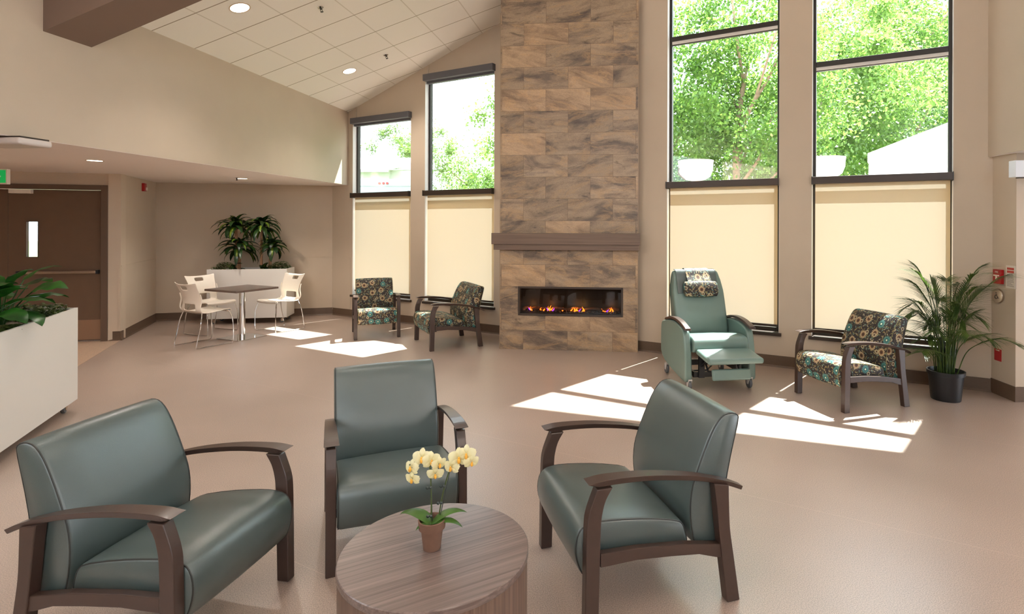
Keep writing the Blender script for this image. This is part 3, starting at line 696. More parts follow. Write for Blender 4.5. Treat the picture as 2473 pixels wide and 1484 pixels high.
bp = chaikin([(-.50, .40), (-.42, .48), (-.44, .62), (-.50, .82), (-.56, .98), (-.60, 1.10), (-.64, 1.17), (-.70, 1.185), (-.735, 1.14), (-.71, 1.0), (-.66, .8), (-.62, .6), (-.60, .42)], 2)
bm = BM(); n = len(bp); rings = []
for k, (y, tw) in enumerate([(-1, 1), (-.96, .4), (-.9, 0), (-.5, -.3), (0, -.4), (.5, -.3), (.9, 0), (.96, .4), (1, 1)]):
    rg = []
    for (x, z) in bp:
        half = .285 if z < .62 else .285-.0*(z-.62)+(.0); half = .30-.04*min(1, max(0, (z-.95)/.25))
        cx_, cz_ = -.58-(z-.7)*.25, z; rg.append(bm.verts.new((x+(cx_-x)*.18*tw, y*half, z-(.012*max(0, tw) if z > 1.1 else 0))))
    rings.append(rg)
for A, B in zip(rings, rings[1:]):
    for i in range(n): bm.faces.new((A[i], A[(i+1) % n], B[(i+1) % n], B[i]))
bm.faces.new(rings[0][::-1]); bm.faces.new(rings[-1]); part('backrest', bm, M_mint, rc, smooth=True, uv=True)
bm = BM(); sp_ = chaikin([(-.46, .50), (-.2, .545), (-.03, .548), (.035, .53), (.06, .48), (.055, .42), (.02, .38), (-.46, .36)], 2)
prism(bm, sp_, -.300, .300, 'y'); part('seat', bm, M_mint, rc, smooth=True, bevel=.022, seg=4)
bm = BM(); M = Matrix.Translation((.24, 0, .395)) @ Matrix.Rotation(R(6), 4, 'Y')
box(bm, -.17, .17, -.285, .285, -.028, .028, M); part('footrest', bm, M_mint, rc, smooth=True, bevel=.022, seg=4)
bm = BM(); M = Matrix.Translation((.285, 0, .225)) @ Matrix.Rotation(R(78), 4, 'Y')
box(bm, -.055, .055, -.2, .2, -.02, .02, M); part('foot_flap', bm, M_mint, rc, smooth=True, bevel=.016, seg=4)
bm = BM()
for s in (-1, 1):
    tube(bm, [(-.05, s*.2, .2), (.1, s*.2, .3), (.2, s*.2, .365)], .011, 8); tube(bm, [(.0, s*.17, .33), (.12, s*.17, .22), (.27, s*.17, .25)], .011, 8)
    box(bm, -.5, .02, s*.27-.012, s*.27+.012, .14, .19); box(bm, .0, .03, s*.2-.03, s*.2+.03, .13, .36)
box(bm, -.5, -.46, -.28, .28, .14, .2); box(bm, -.03, .0, -.28, .28, .13, .18)
part('mechanism', bm, M_black, rc)
bm = BM(); tube(bm, [(-.66, .2, .075), (-.56, .1, .05), (-.56, -.2, .05)], .009, 8); part('brake_bar', bm, M_black, rc)
def caster(bm1, bm2, x, y, r=.055, fwd=.035):
    M = Matrix.Translation((x, y, r)) @ Matrix.Rotation(R(90), 4, 'X')
    lathe(bm1, [(r*.6, -.014), (r*.93, -.014), (r, -.008), (r, .008), (r*.93, .014), (r*.6, .014)], 18, M)
    for s in (-1, 1): prism(bm2, [(x-.012, r-.012), (x+.014, r-.012), (x+fwd+.01, r*1.9), (x+fwd-.03, r*2.15), (x-.02, r*2.1)], y+s*.017-.003, y+s*.017+.003, 'y')
    box(bm2, x-.015, x+fwd+.012, y-.02, y+.02, r*1.95, r*2.2)
for x, y in ((.0, .33), (.0, -.33), (-.69, .33), (-.69, -.33)):
    b1, b2 = BM(), BM(); caster(b1, b2, x, y); c = part('caster', b2, mat('caster_grey', (196, 192, 188), .35), rc); part('wheel', b1, M_caster, c, smooth=True)
bm = BM(); M = Matrix.Translation((-.495, 0, .985)) @ Matrix.Rotation(R(-17), 4, 'Y')
lathe(bm, [(.0, -.195), (.05, -.195), (.066, -.18), (.07, -.1), (.072, 0), (.07, .1), (.066, .18), (.05, .195), (0, .195)], 20, M @ Matrix.Rotation(R(90), 4, 'X') @ Matrix.Diagonal((.5, 1.28, 1, 1)), cap=False)
hp = part('head_pillow', bm, M_floral, rc, smooth=True, uv=True)
bm = BM(); strap = bez([(-.52, 1.05), (-.575, 1.115), (-.625, 1.185), (-.70, 1.20), (-.748, 1.14), (-.735, 1.05)], 4)
loftbox(bm, [[(p.x, -.14, p.y), (p.x, .14, p.y), (p.x+.004, .14, p.y+.004), (p.x+.004, -.14, p.y+.004)] for p in strap]); part('strap', bm, M_floral, hp, uv=True)
bm = BM(); sl = bez([(-.545, .93), (-.572, 1.03), (-.60, 1.105), (-.635, 1.178), (-.70, 1.19)], 4)
loftbox(bm, [[(p.x+.014, -.255, p.y), (p.x+.014, .22, p.y), (p.x+.018, .22, p.y+.006), (p.x+.018, -.255, p.y+.006)] for p in sl]); part('sleeve', bm, M_vinyl, hp, uv=True)

# ================================================================== WHITE CAFE CHAIRS AND TABLE
def make_cafe_chair():
    t = thing('cafe_chair', '', 'chair', group='white cafe chairs around the square table')
    # shell: u across, v from seat front to back top; x forward
    prof = bez([(.205, .415), (.215, .44), (.19, .458), (.1, .452), (-.05, .437), (-.14, .440), (-.185, .47), (-.20, .53), (-.205, .60), (-.225, .68), (-.262, .765), (-.29, .82)], 3)
    n = len(prof); nu = 14; bm = BM(); grid = []
    for i, p in enumerate(prof):
        v = i/(n-1); hw = .225 if v < .45 else .225-.03*math.sin((v-.45)/.55*math.pi)+.012*(v-.45); row = []
        for j in range(nu+1):
            u = -1+2*j/nu; x, z = p.x, p.y
            if v > .5: x += .045*u*u*min(1, (v-.5)/.15)            # back wraps round the sitter
            else: z += -.006+.010*u*u
            if v > .93: z += .022*abs(u)**2.5*(v-.93)/.07-.008*(v-.93)/.07
            row.append(bm.verts.new((x, u*hw, z)))
        grid.append(row)
    for i in range(n-1):
        for j in range(nu):
            v = (i+.5)/(n-1)
            if .555 < v < .66 and 3 <= j < 11: continue            # lumbar opening
            if .885 < v < .925 and 5 <= j < 9: continue           # grip slot
            bm.faces.new((grid[i][j], grid[i][j+1], grid[i+1][j+1], grid[i+1][j]))
    bmesh.ops.delete(bm, geom=[v for v in bm.verts if not v.link_faces], context='VERTS')
    me = bpy.data.meshes.new('shell'); bmesh.ops.recalc_face_normals(bm, faces=bm.faces); bm.to_mesh(me); bm.free()
    for p in me.polygons: p.use_smooth = True
    o = link('shell', me, M_plast, t); sm = o.modifiers.new('thick', 'SOLIDIFY'); sm.thickness = .009; ss = o.modifiers.new('round', 'SUBSURF'); ss.levels = ss.render_levels = 1
    for s in (-1, 1):
        bm = BM(); y = s*.20; yf = s*.235
        tube(bm, bez([(-.155, y, .445), (-.19, yf, .30), (-.245, yf, .03)], 5)+[Vector((-.245, yf, .012)), Vector((-.225, yf, .007))]+[Vector((.2, yf, .007)), Vector((.222, yf, .012)), Vector((.228, yf, .035))]+bez([(.232, yf, .1), (.222, yf, .3), (.19, y, .435), (.16, y*.95, .436)], 5), .0062, 8)
        part('sled_leg', bm, M_chrome, t, smooth=True)
        bm = BM(); tube(bm, bez([(-.16, s*.205, .445), (-.188, s*.218, .5), (-.172, s*.222, .6), (-.19, s*.222, .68)], 4), .0075, 8); part('back_rod', bm, M_plast, t, smooth=True)
    for x_, z_ in ((-.15, .428), (.15, .434)):
        bm = BM(); tube(bm, [(x_, -.2, z_), (x_, .2, z_)], .006, 8); part('cross_bar', bm, M_chrome, t)
    return t
cc = make_cafe_chair()
def place(c, loc, rz, label): c.scale = (1.08,)*3; c.location = loc; c.rotation_euler = (0, 0, rz); c['label'] = label
place(cc, (-5.085, 7.93, 0), R(63), 'white cafe chair left of the square table, its back toward the viewer')
dup(cc, (-5.54, 8.80, 0), R(-20), 'white cafe chair tucked between the square table and the white planter')
dup(cc, (-4.59, 9.03, 0), R(-118), 'white cafe chair right of the square table, its seat facing it')
ct = thing('cafe_table', 'small square dark-topped cafe table on a chrome column', 'table', (-4.83, 8.40, 0), R(-24))
bm = BM(); box(bm, -.345, .345, -.345, .345, .715, .745); part('tabletop', bm, M_cafetop, ct, bevel=.004)
bm = BM(); lathe(bm, [(.042, .012), (.042, .70), (.11, .703), (.11, .714)], 28); part('column', bm, M_chrome, ct, smooth=True)
bm = BM(); box(bm, -.235, .235, -.235, .235, 0, .012); part('base_plate', bm, M_chrome, ct, bevel=.003)

# ================================================================== ROUND COFFEE TABLE + ORCHID
TC = Vector((-.497, 2.165)); TR = .357; TZ = .45
tb = thing('coffee_table', 'round drum coffee table with walnut woodgrain top, in the foreground', 'table', (TC.x, TC.y, 0))
bm = BM(); lathe(bm, [(TR-.004, 0), (TR-.004, TZ-.028)], 96); part('drum', bm, M_tableside, tb, smooth=True)
bm = BM(); lathe(bm, [(TR-.001, TZ-.028), (TR, TZ-.026), (TR, TZ-.003), (TR-.003, TZ)], 96); part('tabletop', bm, M_tabletop, tb, smooth=True)

# ================================================================== PLANTS
def leaf(bm, base, az, el0, L_, w, droop, n=7, fold=.25, uvl=None, tip=1.0, roll=0.0, shape='strap', wav=0.0):
    p = Vector(base); d = Vector((math.cos(az)*math.cos(el0), math.sin(az)*math.cos(el0), math.sin(el0))); side = Vector((-math.sin(az), math.cos(az), 0))
    if roll: side = Matrix.Rotation(roll, 3, d) @ side
    prev = None; el = el0
    for i in range(n+1):
        t = i/n
        if shape == 'strap': ww = w*min(1, (t*5)**.6+.25)*(1-t**3)**.8
        elif shape == 'oval': ww = w*math.sin(math.pi*min(1, .06+.94*t)**.75)**.8
        else: ww = w*(1-t)**.7*min(1, .4+t*4)
        up = side.cross(d); m = p-up*ww*fold
        row = [bm.verts.new(p-side*ww+up*wav*math.sin(t*14)*ww), bm.verts.new(m), bm.verts.new(p+side*ww-up*wav*math.sin(t*12)*ww)]
        if prev:
            for k in (0, 1):
                f = bm.faces.new((prev[k], prev[k+1], row[k+1], row[k]))
                if uvl is not None:
                    us = (k*.5, k*.5+.5, k*.5+.5, k*.5); vs = (t-1/n, t-1/n, t, t)
                    for lp, u, v in zip(f.loops, us, vs): lp[uvl].uv = (u, v)
        prev = row; el -= droop/n*(1+.6*t); hd = Vector((math.cos(az), math.sin(az), 0))
        d = Vector((hd.x*math.cos(el), hd.y*math.cos(el), math.sin(el))); p = p+d*(L_/n)
def newleafbm(): bm = BM(); return bm, bm.loops.layers.uv.new('uv')

# ---- tall white planter boxes on casters
def planter_box(name, label, cat, M, ln, dp, group):
    t = thing(name, label, cat, group=group); t.matrix_world = M
    bm = BM(); w = .02
    box(bm, 0, ln, 0, w, .095, .93); box(bm, 0, ln, dp-w, dp, .095, .93); box(bm, 0, w, w, dp-w, .095, .93); box(bm, ln-w, ln, w, dp-w, .095, .93); box(bm, w, ln-w, w, dp-w, .095, .12)
    part('box', bm, M_white, t)
    bm = BM(); box(bm, w, ln-w, w, dp-w, .84, .875); part('soil', bm, M_soil, t)
    for x in (.09, ln-.09):
        for y in (.07, dp-.07):
            b1, b2 = BM(), BM(); caster(b1, b2, 0, 0, .037, .02); c = part('caster', b2, M_steel, t, loc=(x, y, 0)); part('wheel', b1, M_caster, c, smooth=True)
    return t
PG = 'white rolling planter boxes'
BPM = Matrix.Translation((-6.02, 9.43, 0)) @ Matrix.Rotation(R(11), 4, 'Z')
planter_box('planter_box', 'white rolling planter box against the far wall, holding tall dracaenas', 'planter', BPM, 1.25, .46, PG)
NPM = Matrix.Translation((-4.46, 5.14, 0)) @ Matrix.Rotation(R(-67.1+180), 4, 'Z') @ Matrix.Translation((-1.46, 0, 0))
NPM = Matrix.Translation((-3.89, 3.795, 0)) @ Matrix.Rotation(R(112.9), 4, 'Z')   # local x runs away from the viewer, y to the left
planter_box('planter_box', 'large white rolling planter box cut by the left edge, full of leafy plants', 'planter', NPM, 1.46, .46, PG)
def pebble_mesh(M, ln, dp, n, seed, name_parent, r0=.014, r1=.028):
    rd = random.Random(seed); bm = BM()
    for k in range(n):
        s = rd.uniform(r0, r1); c = Vector((rd.uniform(.04, ln-.04), rd.uniform(.04, dp-.04), .875+s*.35))
        bmesh.ops.create_icosphere(bm, subdivisions=2, radius=1, matrix=Matrix.Translation(c) @ Matrix.Rotation(rd.random()*6, 4, 'Z') @ Matrix.Diagonal((s, s*.75, s*.5, 1)))
    return bm
M_peb = mat('grey_pebbles', (150, 138, 126), .6, noise_amt=.25, noise_scale=18)
o = part('pebbles', pebble_mesh(NPM, 1.46, .46, 420, 4, None), M_peb, mtx=NPM, smooth=True); tag(o, 'smooth grey pebbles covering the soil of the near white planter', 'pebbles', kind='stuff')
o = part('pebbles', pebble_mesh(BPM, 1.25, .46, 200, 5, None), M_peb, mtx=BPM, smooth=True); tag(o, 'pebbles on the soil of the far white planter', 'pebbles', kind='stuff')

def rosette(t, c, nl, L_, w, seed, name='leaves', m=None, up=1.4, lo=.15, droop=1.45):
    rd = random.Random(seed); bm, uvl = newleafbm()
    for i in range(nl):
        k = i/nl; az = i*2.399+rd.uniform(-.2, .2); el = up-(up-lo)*k**.8+rd.uniform(-.1, .1)
        leaf(bm, c+Vector((0, 0, .05*(1-k)-.07*k)), az, el, L_*rd.uniform(.78, 1.1)*(.7+.3*min(1, k*2)), w*rd.uniform(.9, 1.25), droop*rd.uniform(.75, 1.2), uvl=uvl, roll=rd.uniform(-.3, .3))
    return rawpart(name, bm, m or M_drac, t)
def dracaena(label, base, canes, group):
    t = thing('dracaena', label, 'plant', base, 0, group)
    for (dx, dy, h, lean, r, seed, nl, L_) in canes:
        top = Vector((dx+lean, dy, h)); bm = BM(); P = bez([Vector((dx, dy, -.03)), Vector((dx+lean*.3, dy, h*.5)), top], 6)
        tube(bm, P, [r*(1-.15*i/len(P)) for i in range(len(P))], 10); part('cane', bm, mat('dracaena_cane', (150, 112, 84), .8, noise_amt=.22, noise_scale=40), t, smooth=True)
        rosette(t, top, int(nl*.75), L_*.86, .043, seed, 'leaves', M_drac2); rosette(t, top, int(nl*.4), L_*.8, .043, seed+20)
    return t
GZ = .875
def bp_(x, y): return tuple(BPM @ Vector((x, y, GZ)))
DG = 'dracaenas in the far white planter'
dracaena('dracaena with two stacked leaf heads, left of the pair in the far planter', bp_(.40, .2),
         [(0, 0, .80, -.03, .027, 1, 34, .48), (.02, .02, .43, .0, .03, 2, 34, .52), (-.02, -.02, .03, 0, .02, 9, 9, .26)], DG)
dracaena('dracaena with staggered leaf heads, right of the pair in the far planter', bp_(.84, .2),
         [(-.06, 0, .79, -.0, .022, 3, 38, .5), (.08, .01, .45, .04, .026, 4, 34, .38), (.0, -.03, .03, 0, .02, 8, 10, .24)], DG)
def creeper(label, M, x0, x1, y0, y1, n, seed, hgt=.07, group=None):
    rd = random.Random(seed); bm, uvl = newleafbm()
    for k in range(n):
        x, y = rd.uniform(x0, x1), rd.uniform(y0, y1); h = rd.random()*hgt*(1-.6*abs((x-(x0+x1)/2)/(x1-x0)*2)**2)
        leaf(bm, (x, y, GZ+.01+h), rd.random()*6.28, rd.uniform(-.3, .9), rd.uniform(.022, .042), rd.uniform(.007, .012), .6, n=3, uvl=uvl, shape='oval')
    o = rawpart('creeping_plant', bm, M_creep, mtx=M); tag(o, label, 'plant', group, kind='stuff'); return o
creeper('low leafy ground cover at the left end of the far white planter', BPM, .05, .36, .03, .4, 650, 11, .16)
creeper('low leafy ground cover at the right end of the far white planter', BPM, .92, 1.22, .03, .42, 650, 12, .16)
creeper('fine creeping foliage at the far end of the near white planter', NPM, .95, 1.42, .04, .43, 1500, 13, .12)
creeper('fine creeping foliage beside the pebbles near the left edge', NPM, .3, .66, .02, .2, 700, 14, .05)

def philodendron(label, x, y, seed, n, sc=1.0):
    t = thing('philodendron', label, 'plant', tuple(NPM @ Vector((x, y, GZ))), 0, 'philodendrons in the near white planter'); rd = random.Random(seed)
    for i in range(n):
        az = i*2.4+rd.uniform(-.3, .3); k = i/n; el = 1.3-.8*k+rd.uniform(-.1, .1); ln = sc*rd.uniform(.2, .34)
        d = Vector((math.cos(az)*math.cos(el), math.sin(az)*math.cos(el), math.sin(el))); P = bez([Vector((0, 0, -.01)), d*ln*.5+Vector((0, 0, .03)), d*ln+Vector((0, 0, .0))], 4)
        bm = BM(); tube(bm, P, .0045, 6); st = part('stalk', bm, M_phil, t, smooth=True)
        bm, uvl = newleafbm(); leaf(bm, P[-1], az, el-.35, sc*rd.uniform(.19, .28), sc*rd.uniform(.052, .075), .8, n=8, fold=.15, uvl=uvl, shape='oval', roll=rd.uniform(-.5, .5), wav=.12)
        rawpart('leaf', bm, M_phil, t)
    return t
philodendron('bushy philodendron with broad dark green leaves, farther one in the near planter', .78, .26, 21, 16, 1.22)
philodendron('philodendron with bright green leaves cut by the left photo edge', .40, .30, 22, 15, 1.2)

# ---- areca palm
pm = thing('potted_palm', 'tall feathery potted palm in a black nursery pot beside the floral armchair', 'plant', (3.74, 5.52, 0))
bm = BM(); lathe(bm, [(.125, 0), (.128, .01), (.15, .245), (.162, .248), (.164, .285), (.152, .285), (.146, .25), (.14, .245)], 36)
part('pot', bm, M_black, pm, smooth=True)
bm = BM(); lathe(bm, [(.001, .24), (.14, .24), (.14, .245), (.001, .25)], 24, cap=False); part('soil', bm, M_soil, pm)
rd = random.Random(31)
for i in range(34):
    az = i*2.399+rd.uniform(-.3, .3); k = (i+.5)/34; rb = rd.uniform(.01, .09); reach = rd.uniform(.18, .46); H_ = 1.16-.75*k**.9+rd.uniform(-.08, .12)
    if math.sin(az) > .5: reach *= .55            # kept off the window behind
    b0 = Vector((math.cos(az)*rb, math.sin(az)*rb, .24)); mid = b0+Vector((math.cos(az)*reach*.22, math.sin(az)*reach*.22, H_*.55)); tp = b0+Vector((math.cos(az)*reach*.7, math.sin(az)*reach*.7, H_*.82)); en = b0+Vector((math.cos(az)*reach, math.sin(az)*reach, H_*(.78 if k > .4 else .9)))
    P = bez([b0, mid, tp, en], 8); bm, uvl = newleafbm(); tube(bm, P, [.0055*(1-.7*j/len(P)) for j in range(len(P))], 5)
    n = len(P); s0 = int(n*.42)
    for j in range(s0, n-1):
        for h_ in (0, .5):
            p = P[j].lerp(P[j+1], h_); dr = (P[j+1]-P[j]).normalized(); baz = math.atan2(dr.y, dr.x); u = (j-s0)/(n-s0)
            for sg in (-1, 1):
                leaf(bm, p, baz+sg*(1.0-.45*u), math.asin(max(-1, min(1, dr.z)))*.55+.12, (.30-.12*u)*rd.uniform(.8, 1.1), .0058, .45, n=3, fold=.2, uvl=uvl, shape='blade')
    rawpart('frond', bm, M_palm, pm)
for i in range(9):
    az = i*.7; rb = rd.uniform(.02, .08); bm = BM(); tube(bm, [(math.cos(az)*rb, math.sin(az)*rb, .24), (math.cos(az)*rb*1.25, math.sin(az)*rb*1.25, .6)], [.012, .007], 8); part('cane', bm, M_palm, pm, smooth=True)

# ---- orchid
oc = thing('potted_orchid', 'small pale yellow orchid in a clay pot on the round coffee table', 'plant', (-.512, 2.17, TZ))
bm = BM(); lathe(bm, [(.031, 0), (.033, .001), (.042, .078), (.050, .080), (.0525, .112), (.0475, .113), (.0455, .10), (.04, .09)], 40); part('pot', bm, M_terra, oc, smooth=True)
bm = BM(); lathe(bm, [(.001, .088), (.044, .088), (.044, .09), (.001, .094)], 24, cap=False); part('bark_mix', bm, M_soil, oc)
for az, el, L_, w in ((2.75, .72, .17, .031), (.35, .85, .15, .026), (.05, .55, .13, .022), (3.6, .5, .07, .016)):
    bm, uvl = newleafbm(); leaf(bm, (0, 0, .095), az, el, L_, w, 1.1, n=10, fold=.3, uvl=uvl, shape='oval'); rawpart('leaf', bm, M_orchl, oc)
M_stem = mat('orchid_stem', (70, 84, 40), .5); M_clip = mat('green_clip', (30, 44, 40), .3, spec=.8)
def stemP(pts): return bez([Vector(p) for p in pts], 8)
S1 = [(-.004, 0, .09), (-.003, 0, .2), (-.008, 0, .30), (-.012, -.005, .325), (-.05, -.01, .345), (-.085, -.012, .325)]
S2 = [(.02, .01, .09), (.038, .012, .2), (.062, .015, .29), (.075, .01, .315), (.12, 0, .345), (.165, -.01, .36)]
for S_ in (S1, S2):
    bm = BM(); tube(bm, stemP(S_), .0026, 7); part('stem', bm, M_stem, oc, smooth=True)
    bm = BM(); tube(bm, [(S_[0][0]+.004, .004, .09), (S_[2][0]+.003, S_[2][1]+.003, S_[2][2])], .0016, 6); part('stake', bm, M_clip, oc)
for c in ((-.006, -.004, .235), (-.004, -.004, .125), (.044, .008, .235), (.033, .008, .17)):
    bm = BM(); bmesh.ops.create_uvsphere(bm, u_segments=10, v_segments=6, radius=.0058, matrix=Matrix.Translation(c)); bmesh.ops.create_uvsphere(bm, u_segments=10, v_segments=6, radius=.0062, matrix=Matrix.Translation((c[0]-.011, c[1]-.003, c[2])) @ Matrix.Diagonal((1, .5, 1, 1))); part('clip', bm, M_clip, oc, smooth=True)
M_lip = mat('orchid_lip', (232, 170, 60), .5)
def bloom(c, yaw, pitch, s, seed):
    rd = random.Random(seed); M = Matrix.Translation(c) @ Matrix.Rotation(yaw, 4, 'Z') @ Matrix.Rotation(pitch, 4, 'X') @ Matrix.Scale(s, 4)
    bm = BM()                                                        # faces -y; petals in the xz plane
    for ang, L_, w in ((90, .034, .013), (215, .032, .0125), (325, .032, .0125), (18, .036, .021), (162, .036, .021)):
        a = R(ang); dx = Vector((math.cos(a), 0, math.sin(a))); sx = Vector((-math.sin(a), 0, math.cos(a))); rows = []
        for i in range(6):
            t = i/5; ww = w*math.sin(math.pi*min(.97, .1+.86*t))**.7; y = -.010*math.sin(t*2.6)+.006*t*t; p = dx*(L_*t+.002)
            rows.append([bm.verts.new(p+sx*(ww*q)+Vector((0, y+.004*q*q*(1 if w > .015 else 1.3), 0))) for q in (-1, -.5, 0, .5, 1)])
        for A, B in zip(rows, rows[1:]):
            for k in range(4): bm.faces.new((A[k], A[k+1], B[k+1], B[k]))
    bmesh.ops.transform(bm, matrix=M, verts=bm.verts); fl = rawpart('flower', bm, M_petal, oc)
    bm = BM(); bmesh.ops.create_uvsphere(bm, u_segments=10, v_segments=8, radius=.0065, matrix=M @ Matrix.Translation((0, -.012, -.006)) @ Matrix.Diagonal((.9, 1.1, 1.5, 1)))
    bmesh.ops.create_uvsphere(bm, u_segments=8, v_segments=6, radius=.004, matrix=M @ Matrix.Translation((0, -.012, .004))); part('lip', bm, M_lip, fl, smooth=True)
for i, (x, z, yaw, pt_, s) in enumerate(((-.075, .315, -.5, -.1, .9), (-.072, .272, -.3, .25, .85), (-.035, .352, .0, -.1, 1.05), (-.002, .342, .5, .0, 1.0), (.028, .330, .7, .2, .85), (.015, .292, .2, .3, .9),
        (.078, .318, -.3, .0, .9), (.105, .352, .2, -.1, 1.1), (.135, .368, .0, 0, 1.0), (.152, .338, .5, .2, .85))): bloom((x, -.012, z), yaw, pt_, s, i)

# ================================================================== OUTSIDE
M_grass = mat('lawn', (74, 96, 40), .9, noise_amt=.3, noise_scale=2)
bm = BM(); prism(bm, [(-60, 10.9), (-4.5, 10.9), (4.5, 6.3), (9.5, 6.2), (40, 5), (80, 60), (-60, 90)], -.5, -.3, 'z')
g_ = struct(part('ground', bm, M_grass), 'lawn outside the windows')
LEAFSH = {}
def crown_mesh(key, n, seed, rx, rz, m):
    rd = random.Random(seed); me = bpy.data.meshes.new('foliage'); V = []; Fc = []
    cl = []
    for k in range(90):
        th = rd.random()*6.283; u = rd.uniform(-1, 1); r = rd.random()**.45; q = math.sqrt(1-u*u)
        cl.append((Vector((math.cos(th)*q*rx*r, math.sin(th)*q*rx*r, u*rz*r)), rd.uniform(.28, .6)))
    for k in range(n):
        c, s = cl[rd.randrange(90)]; p = c+Vector((rd.gauss(0, s*.6), rd.gauss(0, s*.6), rd.gauss(0, s*.45)))
        a, b = rd.random()*6.283, rd.gauss(0, .6); d = Vector((math.cos(a)*math.cos(b), math.sin(a)*math.cos(b), math.sin(b)-.3)).normalized(); sd_ = d.cross(Vector((rd.gauss(0, .5), rd.gauss(0, .5), 1))).normalized(); l = rd.uniform(.06, .12); w = l*.36
        i = len(V); V += [p, p+d*l*.45+sd_*w, p+d*l, p+d*l*.45-sd_*w]; Fc.append((i, i+1, i+2, i+3))
    me.from_pydata([tuple(v) for v in V], [], Fc); me.materials.append(m); return me
CR1 = crown_mesh('a', 30000, 41, 2.3, 3.0, M_tree1); CR2 = crown_mesh('b', 30000, 42, 2.5, 2.7, M_tree2)
def trunk_mesh(h, seed, r=.16):
    rd = random.Random(seed); bm = BM(); P = bez([Vector((0, 0, -.4)), Vector((rd.uniform(-.1, .1), 0, h*.35)), Vector((rd.uniform(-.3, .3), 0, h*.7)), Vector((rd.uniform(-.4, .4), 0, h))], 5)
    tube(bm, P, [r*(1-.65*i/len(P)) for i in range(len(P))], 9)
    for k in range(9):
        j = int(len(P)*(.32+.07*k)); j = min(j, len(P)-1); a = rd.random()*6.28; l = rd.uniform(1.2, 2.3); b = P[j]
        tube(bm, bez([b, b+Vector((math.cos(a)*l*.5, math.sin(a)*l*.5, l*.45)), b+Vector((math.cos(a)*l, math.sin(a)*l, l*1.1))], 4), [.055-.0035*i for i in range(9)], 6)
    me = bpy.data.meshes.new('trunk'); bm.to_mesh(me); bm.free(); me.materials.append(M_bark)
    for p in me.polygons: p.use_smooth = True
    return me
TK = [trunk_mesh(7.2, 51), trunk_mesh(7.0, 52, .13)]
TG = 'leafy trees beyond the windows'
def tree(label, X, Y, zc_, sx, sz, kind, rot):
    t = thing('tree', label, 'tree', (X, Y, -.3), rot, TG)
    o = link('trunk', TK[kind], None, t); s = (zc_+1.0)/7; o.scale = (sx*.8, sx*.8, s)
    f = link('foliage', (CR1, CR2)[kind], None, t, loc=(0, 0, zc_)); f.scale = (sx, sx, sz)
for a in (('tree seen behind the small pale house, at the leftmost window', -11.9, 44, 5.6, 1.7, 1.7, 1, .3),
          ('light green tree filling the lower part of the window left of the chimney', -3.5, 20, 2.6, .72, .95, 1, 1.2),
          ('tree half hidden by the chimney, its sprays at the window left of it', -.35, 15.5, 4.4, .92, 1.15, 1, 2.0),
          ('tree with a pale forked trunk in the window right of chimney', 4.1, 13.5, 4.6, 1.0, 1.25, 0, 2.6),
          ('dense tree at the left side of the window right of chimney', 2.2, 16.5, 4.2, .95, 1.3, 0, .9),
          ('tall tree between the two right hand windows, seen in both', 8.0, 17.6, 5.4, 1.2, 1.5, 1, .2),
          ('tree directly above the white gabled shed, in the rightmost window', 12.0, 21.5, 6.8, 1.4, 1.6, 1, 4.0),
          ('tree showing at the upper right of the rightmost window', 15.2, 25.5, 8.6, 1.8, 1.9, 0, 5.1),
          ('low dark tree just behind the white bowl in the rightmost window', 9.0, 22.5, 2.8, 1.3, 1.3, 0, 3.3),
          ('bushy tree filling the low centre of the window right of chimney', 5.2, 20.0, 2.6, 1.3, 1.3, 0, 1.7)): tree(*a)

# white gabled shed with ribbed siding
sh = thing('shed', 'white shed with ribbed siding and sloping roof edge in the rightmost window', 'building', (7.01, 13.0, -.3), R(-30.5))
bm = BM(); prism(bm, [(0, 0), (5, 0), (5, 5.37), (0, 3.5)], 0, 3.2, 'y')
for k in range(33): x = .075+k*.15; box(bm, x-.02, x+.02, -.02, 0, 0, 3.48+.373*x)
part('siding', bm, M_siding, sh)
bm = BM(); prism(bm, [(-.02, 3.45), (5.1, 5.36), (5.1, 5.57), (-.02, 3.66)], -.18, 3.35, 'y'); part('roof_edge', bm, M_siding, sh, bevel=.01)
bm = BM(); box(bm, .0, .06, -.04, 0, 0, 3.4); part('corner_trim', bm, M_siding, sh)
# far house
ho = thing('house', 'pale house with eaves gutter and downpipe, far off in the leftmost window', 'building', (-12.9, 34, -.3))
bm = BM(); prism(bm, [(-9, 0), (2.2, 0), (2.2, 5.25), (-9, 5.25)], 0, 8, 'y'); prism(bm, [(2.2, 0), (9, 0), (9, 5.2), (5.8, 6.9), (2.2, 5.2)], .3, 8, 'y'); part('walls', bm, M_siding, ho)
bm = BM(); prism(bm, [(-9.5, 5.25), (6.4, 5.25), (6.4, 5.3), (-9.5, 5.3)], -.5, 0, 'y')
vs = [bm.verts.new(v) for v in ((-9.5, -.5, 5.3), (2.4, -.5, 5.3), (6.2, 3.5, 6.45), (-9.5, 3.5, 6.45))]; bm.faces.new(vs); part('roof', bm, mat('pale_shingles', (214, 212, 210), .8, noise_amt=.05, noise_scale=6), ho)
bm = BM(); box(bm, -9.5, 2.35, -.62, -.5, 5.1, 5.27); part('gutter', bm, mat('gutter_grey', (176, 170, 164), .5), ho)
bm = BM(); tube(bm, [(-.2, -.5, 5.1), (-.35, -.2, 4.7), (-.2, -.06, 4.4), (-.1, -.06, 2.0)], .06, 8); part('downpipe', bm, MATS['gutter_grey'], ho)
bm = BM(); box(bm, .55, 1.15, 3.2, 3.8, 6.2, 7.25); box(bm, .5, 1.2, 3.15, 3.85, 7.0, 7.08); part('roof_vent', bm, M_siding, ho)
